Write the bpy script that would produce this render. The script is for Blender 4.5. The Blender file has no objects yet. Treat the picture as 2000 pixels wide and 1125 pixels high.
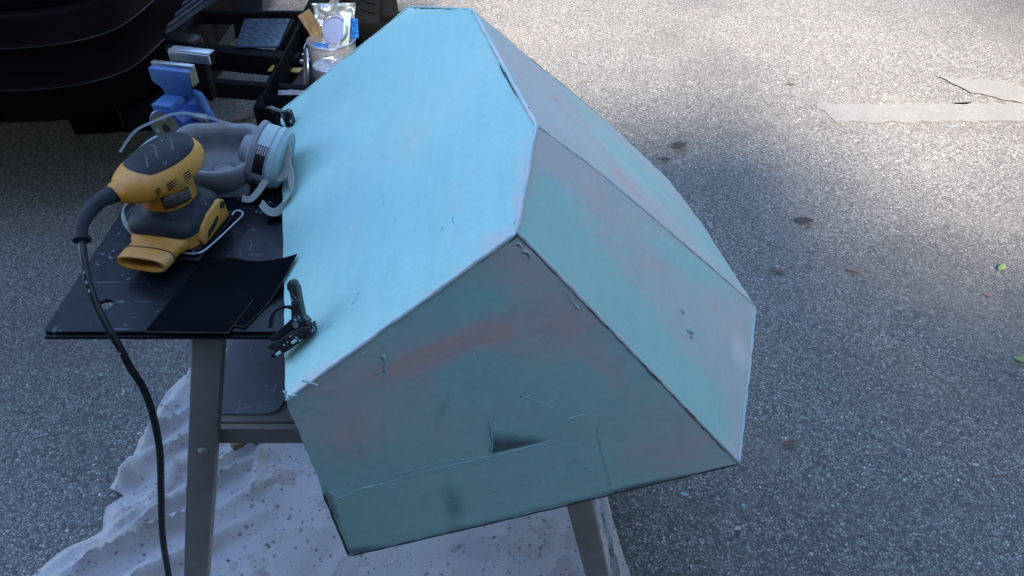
import bpy, bmesh, math, random
from mathutils import Vector, Matrix, Euler, noise
from mathutils.geometry import delaunay_2d_cdt
R = math.radians
scene = bpy.context.scene
C = scene.collection

# ------------------------------------------------------------------ camera, sky, sun, exposure
cam_d = bpy.data.cameras.new('camera'); cam = bpy.data.objects.new('camera', cam_d); C.objects.link(cam)
cam_d.sensor_width = 36.0; cam_d.lens = 28.26
cam_d.clip_start = 0.02; cam_d.clip_end = 600
cam.location = (0, 0, 1.5); cam.rotation_euler = (R(50), 0, 0)
scene.camera = cam

SUN_EL, SUN_AZ = 37.0, -6.0          # light travels towards +y, a little towards -x
world = bpy.data.worlds.new('World'); scene.world = world; world.use_nodes = True
wn = world.node_tree.nodes; wl = world.node_tree.links
sky = wn.new('ShaderNodeTexSky'); sky.sky_type = 'NISHITA'; sky.sun_disc = False
sky.sun_elevation = R(SUN_EL); sky.sun_rotation = R(180 + SUN_AZ)
sky.air_density = 1.0; sky.dust_density = 0.4; sky.ozone_density = 1.6
bg = wn['Background']; bg.inputs['Strength'].default_value = 0.15
wl.new(sky.outputs[0], bg.inputs['Color'])
sd = bpy.data.lights.new('sun', 'SUN'); sun = bpy.data.objects.new('sun', sd); C.objects.link(sun)
sd.energy = 3.4; sd.angle = R(9.0); sd.color = (1.0, 0.87, 0.72)
sun.rotation_euler = (R(90 - SUN_EL), 0, R(-SUN_AZ))
sun.location = (0, -10, 12)
scene.view_settings.view_transform = 'Standard'; scene.view_settings.look = 'None'
scene.view_settings.exposure = 2.84; scene.view_settings.gamma = 1.0
scene.view_settings.use_curve_mapping = False

# ------------------------------------------------------------------ helpers
def tag(o, label=None, cat=None, group=None, kind=None):
    if label: o['label'] = label
    if cat: o['category'] = cat
    if group: o['group'] = group
    if kind: o['kind'] = kind
    return o

def empty(name, loc, label, cat, rz=0.0, group=None):
    o = bpy.data.objects.new(name, None); C.objects.link(o)
    o.location = loc; o.rotation_euler = (0, 0, rz); o.empty_display_size = 0.05
    return tag(o, label, cat, group)

def link_mesh(name, bm, mats, parent=None, smooth=True, sharp=38, world_space=False):
    bmesh.ops.recalc_face_normals(bm, faces=bm.faces)
    for f in bm.faces: f.smooth = smooth
    if smooth:
        for e in bm.edges:
            if len(e.link_faces) == 2 and e.calc_face_angle(0) > R(sharp): e.smooth = False
    me = bpy.data.meshes.new(name); bm.to_mesh(me); bm.free()
    for m in (mats if isinstance(mats, (list, tuple)) else [mats]): me.materials.append(m)
    o = bpy.data.objects.new(name, me); C.objects.link(o)
    if parent:
        o.parent = parent
        if world_space: o.matrix_parent_inverse = parent_inv(parent)
    return o

def world_of(p):
    m = Matrix.Translation(p.location) @ p.rotation_euler.to_matrix().to_4x4() @ Matrix.Diagonal((*p.scale, 1))
    return world_of(p.parent) @ p.matrix_parent_inverse @ m if p.parent else m
def parent_inv(p): return world_of(p).inverted()

class MB:
    """collects shapes in one bmesh"""
    def __init__(s): s.bm = bmesh.new()
    def add(s, verts, faces, M=None):
        vs = [s.bm.verts.new(M @ Vector(v) if M else v) for v in verts]
        for f in faces:
            try: s.bm.faces.new([vs[i] for i in f])
            except ValueError: pass
        return vs
    def box(s, c, size, rot=(0, 0, 0), bevel=0.0, seg=2):
        b = bmesh.new(); bmesh.ops.create_cube(b, size=1.0)
        bmesh.ops.scale(b, vec=size, verts=b.verts)
        if bevel: bmesh.ops.bevel(b, geom=b.edges[:], offset=bevel, segments=seg, affect='EDGES', profile=0.5)
        M = Matrix.Translation(c) @ Euler(rot).to_matrix().to_4x4()
        b.verts.index_update()
        s.add([v.co for v in b.verts], [[v.index for v in f.verts] for f in b.faces], M); b.free(); return s
    def tube(s, pts, rad, seg=10, cap=True, flat=1.0):
        pts = [Vector(p) for p in pts]; n = len(pts)
        rr = rad if isinstance(rad, (list, tuple)) else [rad] * n
        rings = []; up = None
        for i, p in enumerate(pts):
            t = (pts[min(i + 1, n - 1)] - pts[max(i - 1, 0)]).normalized()
            if up is None:
                up = Vector((0, 0, 1)) if abs(t.z) < 0.9 else Vector((0, 1, 0))
            a = t.cross(up).normalized(); b = a.cross(t).normalized(); up = b
            rings.append([p + (a * math.cos(q) + b * math.sin(q) * flat) * rr[i] for q in [2 * math.pi * k / seg for k in range(seg)]])
        return s.rings(rings, cap)
    def rings(s, rings, cap=True, capstart=None, capend=None, closed=False):
        seg = len(rings[0]); V = [[s.bm.verts.new(p) for p in r] for r in rings]
        n = len(V)
        for i in range(n if closed else n - 1):
            A, B = V[i], V[(i + 1) % n]
            for k in range(seg):
                try: s.bm.faces.new((A[k], A[(k + 1) % seg], B[(k + 1) % seg], B[k]))
                except ValueError: pass
        cs = cap if capstart is None else capstart; ce = cap if capend is None else capend
        if not closed:
            if cs: s.bm.faces.new(V[0][::-1])
            if ce: s.bm.faces.new(V[-1])
        return s
    def lathe(s, prof, seg=32, M=None, cap=True):
        M = M or Matrix()
        return s.rings([[M @ Vector((r * math.cos(a), r * math.sin(a), z)) for a in [2 * math.pi * k / seg for k in range(seg)]] for r, z in prof], cap)
    def prism(s, poly, axis, h, o=(0, 0, 0), u=(1, 0, 0), v=(0, 1, 0), bevel=0.0):
        """polygon (u,v) extruded by h along axis"""
        o, u, v, axis = Vector(o), Vector(u), Vector(v), Vector(axis).normalized()
        b = bmesh.new()
        f = b.faces.new([b.verts.new(o + u * p[0] + v * p[1] - axis * h / 2) for p in poly])
        g = bmesh.ops.extrude_face_region(b, geom=[f])
        bmesh.ops.translate(b, vec=axis * h, verts=[x for x in g['geom'] if isinstance(x, bmesh.types.BMVert)])
        if bevel: bmesh.ops.bevel(b, geom=b.edges[:], offset=bevel, segments=2, affect='EDGES', profile=0.5)
        b.verts.index_update()
        s.add([x.co for x in b.verts], [[x.index for x in q.verts] for q in b.faces]); b.free(); return s
    def ribbon(s, pts, width, side, th=0.0012):
        pts = [Vector(p) for p in pts]; n = len(pts); rings = []
        for i, p in enumerate(pts):
            t = (pts[min(i + 1, n - 1)] - pts[max(i - 1, 0)]).normalized()
            sd_ = Vector(side[i] if isinstance(side, list) else side); sd_ = (sd_ - t * sd_.dot(t)).normalized(); nn = t.cross(sd_)
            w = width[i] if isinstance(width, list) else width
            rings.append([p + sd_ * w / 2 + nn * th, p - sd_ * w / 2 + nn * th, p - sd_ * w / 2 - nn * th, p + sd_ * w / 2 - nn * th])
        return s.rings(rings)
    def build(s, name, mats, parent=None, smooth=True, sharp=38, ws=False):
        return link_mesh(name, s.bm, mats, parent, smooth, sharp, ws)

def spline(pts, n=6):
    P = [Vector(p) for p in pts]; out = []
    for i in range(len(P) - 1):
        p0, p1, p2, p3 = P[max(i - 1, 0)], P[i], P[i + 1], P[min(i + 2, len(P) - 1)]
        for k in range(n):
            t = k / n
            out.append(0.5 * ((2 * p1) + (p2 - p0) * t + (2 * p0 - 5 * p1 + 4 * p2 - p3) * t * t + (3 * p1 - p0 - 3 * p2 + p3) * t ** 3))
    return out + [P[-1]]

def sup(cx, cy, z, rx, ry, e=2.0, seg=48, dz=None):
    out = []
    for k in range(seg):
        a = 2 * math.pi * k / seg; c, s_ = math.cos(a), math.sin(a)
        x = cx + rx * math.copysign(abs(c) ** (2 / e), c); y = cy + ry * math.copysign(abs(s_) ** (2 / e), s_)
        out.append(Vector((x, y, z + (dz(x, y) if dz else 0))))
    return out

# ------------------------------------------------------------------ materials
def nt(name):
    m = bpy.data.materials.new(name); m.use_nodes = True
    return m, m.node_tree.nodes, m.node_tree.links, m.node_tree.nodes['Principled BSDF']
def N(nodes, kind, **kw):
    n = nodes.new(kind)
    for k, v in kw.items():
        if k.startswith('i_'): n.inputs[k[2:].replace('_', ' ')].default_value = v
        else: setattr(n, k, v)
    return n
def ramp(nodes, links, src, stops, interp='LINEAR'):
    r = nodes.new('ShaderNodeValToRGB'); r.color_ramp.interpolation = interp
    e = r.color_ramp.elements
    while len(e) < len(stops): e.new(0.5)
    for i, (p, c) in enumerate(stops):
        e[i].position = p; e[i].color = (c, c, c, 1) if isinstance(c, (int, float)) else (*c, 1)
    links.new(src, r.inputs[0]); return r.outputs[0]
def mix(nodes, links, fac, a, b, blend='MIX'):
    m = nodes.new('ShaderNodeMix'); m.data_type = 'RGBA'; m.blend_type = blend
    for sock, v in ((m.inputs[0], fac), (m.inputs[6], a), (m.inputs[7], b)):
        if hasattr(v, 'is_linked'): links.new(v, sock)
        elif isinstance(v, (int, float)): sock.default_value = v
        else: sock.default_value = (*v, 1)
    return m.outputs[2]
def math_n(nodes, links, op, a, b=None):
    m = nodes.new('ShaderNodeMath'); m.operation = op
    for i, v in enumerate((a, b)):
        if v is None: continue
        if hasattr(v, 'is_linked'): links.new(v, m.inputs[i])
        else: m.inputs[i].default_value = v
    return m.outputs[0]
def coords(nodes, links, scale=(1, 1, 1), kind='Object', rot=(0, 0, 0)):
    tc = nodes.new('ShaderNodeTexCoord'); mp = nodes.new('ShaderNodeMapping')
    mp.inputs['Scale'].default_value = scale; mp.inputs['Rotation'].default_value = rot
    links.new(tc.outputs[kind], mp.inputs[0]); return mp.outputs[0]
def bump(nodes, links, src, strength, dist, bsdf, prev=None):
    b = nodes.new('ShaderNodeBump'); b.inputs['Strength'].default_value = strength; b.inputs['Distance'].default_value = dist
    links.new(src, b.inputs['Height'])
    if prev: links.new(prev, b.inputs['Normal'])
    links.new(b.outputs[0], bsdf.inputs['Normal']); return b.outputs[0]

def surf(name, col, rough=0.5, metal=0.0, var=0.25, vscale=30, bmp=0.1, bscale=150, col2=None, speck=None, speck_n=40, speck_r=0.25, coat=0.0, dust=None, spec=0.5, streak=None):
    """worn painted / plastic / metal surface: noise-varied colour, fine bump, optional splatter specks and dust"""
    m, n, l, b = nt(name)
    v = coords(n, l)
    t = N(n, 'ShaderNodeTexNoise', i_Scale=vscale, i_Detail=6.0, i_Roughness=0.6); l.new(v, t.inputs['Vector'])
    c2 = col2 or tuple(c * (1 - var) for c in col)
    f = ramp(n, l, t.outputs[0], [(0.35, 0.0), (0.68, 1.0)])
    out = mix(n, l, f, col, c2)
    if dust:
        t3 = N(n, 'ShaderNodeTexNoise', i_Scale=vscale * 0.6, i_Detail=8.0, i_Roughness=0.7); l.new(v, t3.inputs['Vector'])
        out = mix(n, l, ramp(n, l, t3.outputs[0], [(0.5, 0.0), (0.8, dust[1])]), out, dust[0])
    if speck:
        vo = N(n, 'ShaderNodeTexVoronoi', i_Scale=float(speck_n)); wob = N(n, 'ShaderNodeTexNoise', i_Scale=speck_n * 2.0)
        l.new(v, wob.inputs['Vector'])
        mv = mix(n, l, 0.04, v, wob.outputs['Color'], 'ADD'); l.new(mv, vo.inputs['Vector'])
        sep = N(n, 'ShaderNodeSeparateColor'); l.new(vo.outputs['Color'], sep.inputs[0])
        rad = math_n(n, l, 'MULTIPLY', math_n(n, l, 'POWER', sep.outputs[0], 5.0), speck_r)
        hit = math_n(n, l, 'LESS_THAN', vo.outputs['Distance'], rad)
        out = mix(n, l, hit, out, speck)
    if streak:      # dried wipe marks and scuffs, in two directions
        for sc_, rz_ in (((9, 150, 9), 0.75), ((95, 14, 9), 0.33), ((40, 70, 30), 1.9)):
            ts = N(n, 'ShaderNodeTexNoise', i_Scale=1.0, i_Detail=3.0, i_Roughness=0.55); l.new(coords(n, l, sc_, rot=(0, 0, rz_)), ts.inputs['Vector'])
            out = mix(n, l, ramp(n, l, ts.outputs[0], [(streak[1], 0.0), (streak[1] + 0.05, 0.8)]), out, streak[0])
    l.new(out, b.inputs['Base Color'])
    l.new(ramp(n, l, t.outputs[0], [(0.3, max(rough - 0.08, 0.02)), (0.7, min(rough + 0.12, 1))]), b.inputs['Roughness'])
    b.inputs['Metallic'].default_value = metal; b.inputs['Coat Weight'].default_value = coat
    b.inputs['Specular IOR Level'].default_value = spec
    if bmp:
        t2 = N(n, 'ShaderNodeTexNoise', i_Scale=float(bscale), i_Detail=4.0); l.new(v, t2.inputs['Vector'])
        bump(n, l, t2.outputs[0], bmp, 0.004, b)
    return m

def asphalt():
    m, n, l, b = nt('asphalt')
    v = coords(n, l)
    big = N(n, 'ShaderNodeTexNoise', i_Scale=0.9, i_Detail=7.0, i_Roughness=0.6); l.new(v, big.inputs['Vector'])
    wob = N(n, 'ShaderNodeTexNoise', i_Scale=90.0, i_Detail=2.0); l.new(v, wob.inputs['Vector'])
    vv = mix(n, l, 0.006, v, wob.outputs['Color'], 'ADD')
    vo = N(n, 'ShaderNodeTexVoronoi', i_Scale=150.0); l.new(vv, vo.inputs['Vector'])
    ve = N(n, 'ShaderNodeTexVoronoi', i_Scale=150.0, feature='DISTANCE_TO_EDGE'); l.new(vv, ve.inputs['Vector'])
    v2 = N(n, 'ShaderNodeTexVoronoi', i_Scale=330.0); l.new(vv, v2.inputs['Vector'])
    sep = N(n, 'ShaderNodeSeparateColor'); l.new(vo.outputs['Color'], sep.inputs[0])
    sep2 = N(n, 'ShaderNodeSeparateColor'); l.new(v2.outputs['Color'], sep2.inputs[0])
    stone = ramp(n, l, sep.outputs[0], [(0.0, (0.17, 0.168, 0.165)), (0.45, (0.255, 0.25, 0.24)), (0.8, (0.335, 0.325, 0.31)), (0.96, (0.41, 0.395, 0.37)), (1.0, (0.58, 0.56, 0.525))])
    small = ramp(n, l, sep2.outputs[1], [(0.0, 0.5), (0.7, 1.0), (1.0, 1.5)])
    stone = mix(n, l, 0.28, stone, small, 'MULTIPLY')
    edge = ramp(n, l, ve.outputs['Distance'], [(0.03, 0.0), (0.22, 1.0)])
    # bitumen fills the lows, some stones stay covered by it
    low = math_n(n, l, 'MULTIPLY', edge, ramp(n, l, sep.outputs[2], [(0.12, 0.15), (0.3, 1.0)]))
    col = mix(n, l, low, (0.078, 0.077, 0.078), stone)
    # big worn and stained patches
    col = mix(n, l, ramp(n, l, big.outputs[0], [(0.3, 0.5), (0.5, 0.1), (0.62, 0.0)]), col, (0.045, 0.043, 0.042))
    b2 = N(n, 'ShaderNodeTexNoise', i_Scale=2.6, i_Detail=4.0); l.new(v, b2.inputs['Vector'])
    col = mix(n, l, ramp(n, l, b2.outputs[0], [(0.55, 0.0), (0.75, 0.35)]), col, (0.23, 0.21, 0.185))
    # a few oil spots and tyre-scrubbed streaks
    vs_ = N(n, 'ShaderNodeTexVoronoi', i_Scale=1.7); l.new(mix(n, l, 0.12, v, b2.outputs['Color'], 'ADD'), vs_.inputs['Vector'])
    s3 = N(n, 'ShaderNodeSeparateColor'); l.new(vs_.outputs['Color'], s3.inputs[0])
    d3 = math_n(n, l, 'SUBTRACT', math_n(n, l, 'MULTIPLY', math_n(n, l, 'POWER', s3.outputs[0], 3.0), 0.22), vs_.outputs['Distance'])
    col = mix(n, l, ramp(n, l, d3, [(0.0, 0.0), (0.08, 0.5)]), col, (0.06, 0.058, 0.056))
    st_ = N(n, 'ShaderNodeTexNoise', i_Scale=1.0, i_Detail=5.0); l.new(coords(n, l, (0.5, 9.0, 1.0), rot=(0, 0, 0.03)), st_.inputs['Vector'])
    col = mix(n, l, ramp(n, l, st_.outputs[0], [(0.54, 0.0), (0.72, 0.4)]), col, (0.12, 0.115, 0.108))
    l.new(col, b.inputs['Base Color'])
    l.new(ramp(n, l, sep.outputs[1], [(0.0, 0.5), (1.0, 0.9)]), b.inputs['Roughness'])
    b.inputs['Specular IOR Level'].default_value = 0.35
    h = math_n(n, l, 'MULTIPLY', edge, ramp(n, l, sep.outputs[1], [(0.0, 0.25), (1.0, 1.0)]))
    p = bump(n, l, h, 0.65, 0.004, b)
    bump(n, l, sep2.outputs[0], 0.35, 0.0015, b, p)
    return m

def shell_paint():
    """sanded aqua putty over pinkish filler; where each colour lies comes from the 'wear' attribute"""
    m, n, l, b = nt('sanded_aqua_putty')
    at = N(n, 'ShaderNodeAttribute', attribute_name='wear'); sp = N(n, 'ShaderNodeSeparateColor'); l.new(at.outputs['Color'], sp.inputs[0])
    v = coords(n, l)
    vs = coords(n, l, (4, 16, 9), rot=(0.3, 0.5, 0.6))
    n1 = N(n, 'ShaderNodeTexNoise', i_Scale=9.0, i_Detail=8.0, i_Roughness=0.62); l.new(v, n1.inputs['Vector'])
    n2 = N(n, 'ShaderNodeTexNoise', i_Scale=3.0, i_Detail=6.0, i_Roughness=0.6); l.new(vs, n2.inputs['Vector'])
    nn = math_n(n, l, 'ADD', math_n(n, l, 'MULTIPLY', math_n(n, l, 'SUBTRACT', n1.outputs[0], 0.5), 0.75), math_n(n, l, 'MULTIPLY', math_n(n, l, 'SUBTRACT', n2.outputs[0], 0.5), 0.55))
    pk = ramp(n, l, math_n(n, l, 'ADD', sp.outputs[0], nn), [(0.12, 0.0), (0.60, 0.72), (1.0, 1.0)])
    n3 = N(n, 'ShaderNodeTexNoise', i_Scale=2.2, i_Detail=4.0); l.new(v, n3.inputs['Vector'])
    aqua = mix(n, l, ramp(n, l, n3.outputs[0], [(0.35, 0.0), (0.7, 1.0)]), (0.265, 0.485, 0.455), (0.335, 0.53, 0.48))
    pink = mix(n, l, ramp(n, l, n1.outputs[0], [(0.45, 0.0), (0.75, 1.0)]), (0.44, 0.425, 0.435), (0.54, 0.40, 0.36))
    col = mix(n, l, pk, aqua, pink)
    col = mix(n, l, ramp(n, l, math_n(n, l, 'ADD', sp.outputs[0], math_n(n, l, 'MULTIPLY', nn, 0.5)), [(0.80, 0.0), (1.35, 0.5)]), col, (0.58, 0.36, 0.28))
    dk = ramp(n, l, math_n(n, l, 'ADD', sp.outputs[1], math_n(n, l, 'MULTIPLY', nn, 0.35)), [(0.22, 0.0), (0.9, 0.9)])
    col = mix(n, l, dk, col, (0.07, 0.08, 0.088))
    pl_ = ramp(n, l, math_n(n, l, 'ADD', sp.outputs[2], math_n(n, l, 'MULTIPLY', nn, 0.6)), [(0.3, 0.0), (0.8, 0.85)])
    col = mix(n, l, pl_, col, (0.60, 0.57, 0.56))
    sc = coords(n, l, (14, 240, 90), rot=(0.4, 0.25, 0.9))
    n4 = N(n, 'ShaderNodeTexNoise', i_Scale=1.0, i_Detail=5.0, i_Roughness=0.7); l.new(sc, n4.inputs['Vector'])
    col = mix(n, l, 0.22, col, ramp(n, l, n4.outputs[0], [(0.3, 0.78), (0.5, 1.0), (0.7, 1.18)]), 'MULTIPLY')
    sw = coords(n, l, (60, 9, 30), rot=(0.9, 0.2, 0.3))
    n5 = N(n, 'ShaderNodeTexNoise', i_Scale=1.0, i_Detail=6.0, i_Roughness=0.7); l.new(sw, n5.inputs['Vector'])
    col = mix(n, l, 0.3, col, ramp(n, l, n5.outputs[0], [(0.3, 0.85), (0.5, 1.0), (0.72, 1.16)]), 'MULTIPLY')
    # small pits showing the dark laminate
    vo = N(n, 'ShaderNodeTexVoronoi', i_Scale=26.0); l.new(v, vo.inputs['Vector'])
    s2 = N(n, 'ShaderNodeSeparateColor'); l.new(vo.outputs['Color'], s2.inputs[0])
    pit = math_n(n, l, 'LESS_THAN', vo.outputs['Distance'], math_n(n, l, 'MULTIPLY', math_n(n, l, 'POWER', s2.outputs[1], 9.0), 0.075))
    col = mix(n, l, math_n(n, l, 'MULTIPLY', pit, 0.75), col, (0.07, 0.09, 0.10))
    l.new(col, b.inputs['Base Color'])
    l.new(ramp(n, l, n1.outputs[0], [(0.3, 0.42), (0.7, 0.62)]), b.inputs['Roughness'])
    b.inputs['Specular IOR Level'].default_value = 0.4
    # sanding scratches
    p = bump(n, l, n4.outputs[0], 0.12, 0.002, b)
    p = bump(n, l, n1.outputs[0], 0.26, 0.008, b, p)
    bump(n, l, pit, -0.5, 0.002, b, p)
    return m

def cloth_mat():
    m, n, l, b = nt('stained_canvas')
    v = coords(n, l)
    t = N(n, 'ShaderNodeTexNoise', i_Scale=5.0, i_Detail=8.0, i_Roughness=0.65); l.new(v, t.inputs['Vector'])
    col = mix(n, l, ramp(n, l, t.outputs[0], [(0.35, 0.0), (0.7, 1.0)]), (0.47, 0.43, 0.42), (0.36, 0.34, 0.345))
    for sc, r_, c, pw, am in ((6.0, 0.60, (0.30, 0.245, 0.18), 1.6, 0.25), (11.0, 0.55, (0.26, 0.19, 0.125), 3.5, 0.35), (21.0, 0.5, (0.20, 0.15, 0.10), 7.0, 0.45), (42.0, 0.36, (0.03, 0.03, 0.035), 22.0, 0.9), (95.0, 0.5, (0.06, 0.06, 0.07), 7.0, 0.8), (160.0, 0.45, (0.08, 0.07, 0.065), 9.0, 0.7), (5.0, 0.36, (0.26, 0.14, 0.12), 4.0, 0.4), (26.0, 0.32, (0.44, 0.47, 0.47), 8.0, 0.8)):
        wob = N(n, 'ShaderNodeTexNoise', i_Scale=sc * 2.2, i_Detail=3.0); l.new(v, wob.inputs['Vector'])
        mv = mix(n, l, 0.9 / sc, v, wob.outputs['Color'], 'ADD')
        vo = N(n, 'ShaderNodeTexVoronoi', i_Scale=sc); l.new(mv, vo.inputs['Vector'])
        s_ = N(n, 'ShaderNodeSeparateColor'); l.new(vo.outputs['Color'], s_.inputs[0])
        rad = math_n(n, l, 'MULTIPLY', math_n(n, l, 'POWER', s_.outputs[0], pw), r_)
        d_ = math_n(n, l, 'SUBTRACT', rad, vo.outputs['Distance'])
        col = mix(n, l, ramp(n, l, d_, [(0.0, 0.0), (0.03, am), (0.12, am * 0.75), (0.3, am * 0.6)]), col, c)
    l.new(col, b.inputs['Base Color']); b.inputs['Roughness'].default_value = 0.92
    b.inputs['Specular IOR Level'].default_value = 0.15
    w = N(n, 'ShaderNodeTexNoise', i_Scale=420.0, i_Detail=2.0); l.new(v, w.inputs['Vector'])
    p = bump(n, l, w.outputs[0], 0.25, 0.001, b)
    t2 = N(n, 'ShaderNodeTexNoise', i_Scale=14.0, i_Detail=5.0); l.new(v, t2.inputs['Vector'])
    bump(n, l, t2.outputs[0], 0.5, 0.012, b, p)
    return m

def line_paint():
    m, n, l, b = nt('worn_road_paint')
    v = coords(n, l)
    t = N(n, 'ShaderNodeTexNoise', i_Scale=14.0, i_Detail=9.0, i_Roughness=0.75); l.new(v, t.inputs['Vector'])
    t2 = N(n, 'ShaderNodeTexNoise', i_Scale=130.0, i_Detail=3.0); l.new(v, t2.inputs['Vector'])
    a = mix(n, l, ramp(n, l, t.outputs[0], [(0.4, 0.0), (0.62, 1.0)]), (0.185, 0.184, 0.179), (0.15, 0.15, 0.147))
    a = mix(n, l, ramp(n, l, t2.outputs[0], [(0.42, 0.0), (0.56, 0.85)]), a, (0.13, 0.128, 0.125))
    t5 = N(n, 'ShaderNodeTexNoise', i_Scale=5.0, i_Detail=8.0, i_Roughness=0.8); l.new(v, t5.inputs['Vector'])
    a = mix(n, l, ramp(n, l, t5.outputs[0], [(0.48, 0.0), (0.64, 0.75)]), a, (0.14, 0.138, 0.133))
    l.new(a, b.inputs['Base Color']); b.inputs['Roughness'].default_value = 0.7
    bump(n, l, t2.outputs[0], 0.6, 0.003, b)
    return m

def clear_mat():
    m, n, l, b = nt('clear_plastic')
    v = coords(n, l); t = N(n, 'ShaderNodeTexNoise', i_Scale=60.0); l.new(v, t.inputs['Vector'])
    l.new(mix(n, l, t.outputs[0], (0.75, 0.80, 0.82), (0.6, 0.66, 0.7)), b.inputs['Base Color'])
    b.inputs['Transmission Weight'].default_value = 0.75; b.inputs['Roughness'].default_value = 0.3; b.inputs['IOR'].default_value = 1.3
    return m

def leafy(name, c1, c2):
    m, n, l, b = nt(name)
    v = coords(n, l); t = N(n, 'ShaderNodeTexNoise', i_Scale=40.0, i_Detail=4.0); l.new(v, t.inputs['Vector'])
    l.new(mix(n, l, t.outputs[0], c1, c2), b.inputs['Base Color']); b.inputs['Roughness'].default_value = 0.6
    bump(n, l, t.outputs[0], 0.4, 0.003, b)
    return m

def lined_label(name, base, ink, scale, rot=(0, 0, 0), lo=0.45, hi=0.55):
    """a printed label too small to read: rows of broken fine print"""
    m, n, l, b = nt(name)
    v = coords(n, l, rot=rot)
    w = N(n, 'ShaderNodeTexWave', i_Scale=scale, bands_direction='Z'); l.new(v, w.inputs['Vector'])
    t = N(n, 'ShaderNodeTexNoise', i_Scale=scale * 3.0, i_Detail=3.0); l.new(v, t.inputs['Vector'])
    f = math_n(n, l, 'MULTIPLY', ramp(n, l, w.outputs[0], [(lo + 0.2, 0.0), (hi + 0.2, 1.0)]), ramp(n, l, t.outputs[0], [(0.42, 0.0), (0.5, 0.8)]))
    l.new(mix(n, l, f, base, ink), b.inputs['Base Color']); b.inputs['Roughness'].default_value = 0.45
    return m

MA = {}
MA['asphalt'] = asphalt(); MA['shell'] = shell_paint(); MA['cloth'] = cloth_mat(); MA['line'] = line_paint(); MA['clear'] = clear_mat()
MA['laminate'] = surf('bare_laminate_edge', (0.045, 0.04, 0.038), 0.7, var=0.5, bmp=0.4)
MA['ridge'] = surf('pale_putty_ridge', (0.31, 0.50, 0.49), 0.6, var=0.15, bmp=0.5)
MA['bead'] = surf('pinkish_filler_bead', (0.50, 0.475, 0.475), 0.55, vscale=22, col2=(0.30, 0.46, 0.46), bmp=0.6, bscale=90)
MA['plate'] = surf('scuffed_black_plate', (0.0045, 0.0055, 0.009), 0.34, var=0.4, vscale=14, bmp=0.05, speck=(0.28, 0.36, 0.38), speck_n=75, speck_r=0.20, dust=((0.03, 0.037, 0.05), 0.45), spec=0.2, streak=((0.10, 0.13, 0.15), 0.685))
MA['shelf'] = surf('dusty_grey_shelf', (0.185, 0.20, 0.23), 0.5, var=0.3, vscale=9, bmp=0.15, speck=(0.03, 0.03, 0.035), speck_n=22, speck_r=0.2, dust=((0.26, 0.28, 0.30), 0.5), streak=((0.32, 0.38, 0.42), 0.67))
MA['steel'] = surf('brown_grey_painted_steel', (0.25, 0.22, 0.195), 0.5, metal=0.0, var=0.2, vscale=18, bmp=0.12, bscale=220)
MA['bare'] = surf('bare_steel', (0.42, 0.42, 0.42), 0.35, metal=0.9, var=0.3, vscale=60)
MA['yellow'] = surf('worn_yellow_plastic', (0.47, 0.182, 0.009), 0.42, var=0.12, vscale=20, bmp=0.06, bscale=300, dust=((0.48, 0.30, 0.17), 0.5))
MA['yellow2'] = surf('faded_yellow_plastic', (0.50, 0.212, 0.022), 0.48, var=0.12, vscale=20, bmp=0.08, bscale=300, dust=((0.52, 0.37, 0.26), 0.75))
MA['rubber'] = surf('dusty_dark_rubber', (0.012, 0.014, 0.019), 0.62, var=0.3, vscale=16, bmp=0.12, bscale=120, speck=(0.22, 0.27, 0.29), speck_n=60, speck_r=0.2, dust=((0.05, 0.06, 0.075), 0.45), spec=0.3)
MA['cordrubber'] = surf('black_cord_rubber', (0.008, 0.0085, 0.011), 0.45, var=0.3, vscale=30, bmp=0.1, speck=(0.5, 0.5, 0.48), speck_n=30, speck_r=0.2)
MA['hole'] = surf('dark_hollow', (0.006, 0.006, 0.006), 0.9, bmp=0)
MA['paper'] = surf('black_sandpaper', (0.0035, 0.004, 0.006), 0.85, var=0.2, vscale=8, bmp=0.4, bscale=900, spec=0.03)
MA['paperedge'] = surf('sandpaper_backing', (0.34, 0.27, 0.19), 0.9, bmp=0.1)
MA['silicone'] = surf('grey_silicone', (0.155, 0.152, 0.16), 0.5, var=0.15, vscale=12, bmp=0.05)
MA['silicone2'] = surf('dark_grey_facepiece', (0.12, 0.125, 0.135), 0.5, var=0.15, vscale=12, bmp=0.05)
MA['cart'] = surf('pale_cartridge_plastic', (0.25, 0.34, 0.36), 0.45, var=0.12, vscale=14, bmp=0.05, dust=((0.36, 0.42, 0.44), 0.5))
MA['cartgrey'] = surf('grey_cartridge_rim', (0.15, 0.155, 0.175), 0.45, var=0.15, vscale=14, bmp=0.05)
MA['strap'] = surf('cream_elastic', (0.33, 0.32, 0.275), 0.85, var=0.15, vscale=20, bmp=0.6, bscale=500, col2=(0.24, 0.31, 0.31))
MA['blackp'] = surf('black_plastic', (0.005, 0.005, 0.006), 0.38, var=0.3, bmp=0.08)
MA['clampb'] = surf('black_clamp_plastic', (0.005, 0.0055, 0.007), 0.42, var=0.3, bmp=0.12, speck=(0.40, 0.55, 0.58), speck_n=110, speck_r=0.45)
MA['vblue'] = surf('blue_vise_enamel', (0.012, 0.05, 0.21), 0.32, var=0.25, vscale=25, bmp=0.08, coat=0.3)
MA['vblue2'] = surf('dusty_blue_vise_enamel', (0.04, 0.105, 0.27), 0.45, var=0.2, vscale=25, bmp=0.1, dust=((0.12, 0.17, 0.25), 0.5))
MA['vdisc'] = surf('grey_brass_disc', (0.23, 0.20, 0.13), 0.4, metal=0.6, var=0.3, vscale=30)
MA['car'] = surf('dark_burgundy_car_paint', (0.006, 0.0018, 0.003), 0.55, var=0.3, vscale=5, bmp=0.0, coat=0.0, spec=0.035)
MA['cartrim'] = surf('dark_bumper_trim', (0.014, 0.012, 0.015), 0.35, var=0.3, bmp=0.05)
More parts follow.
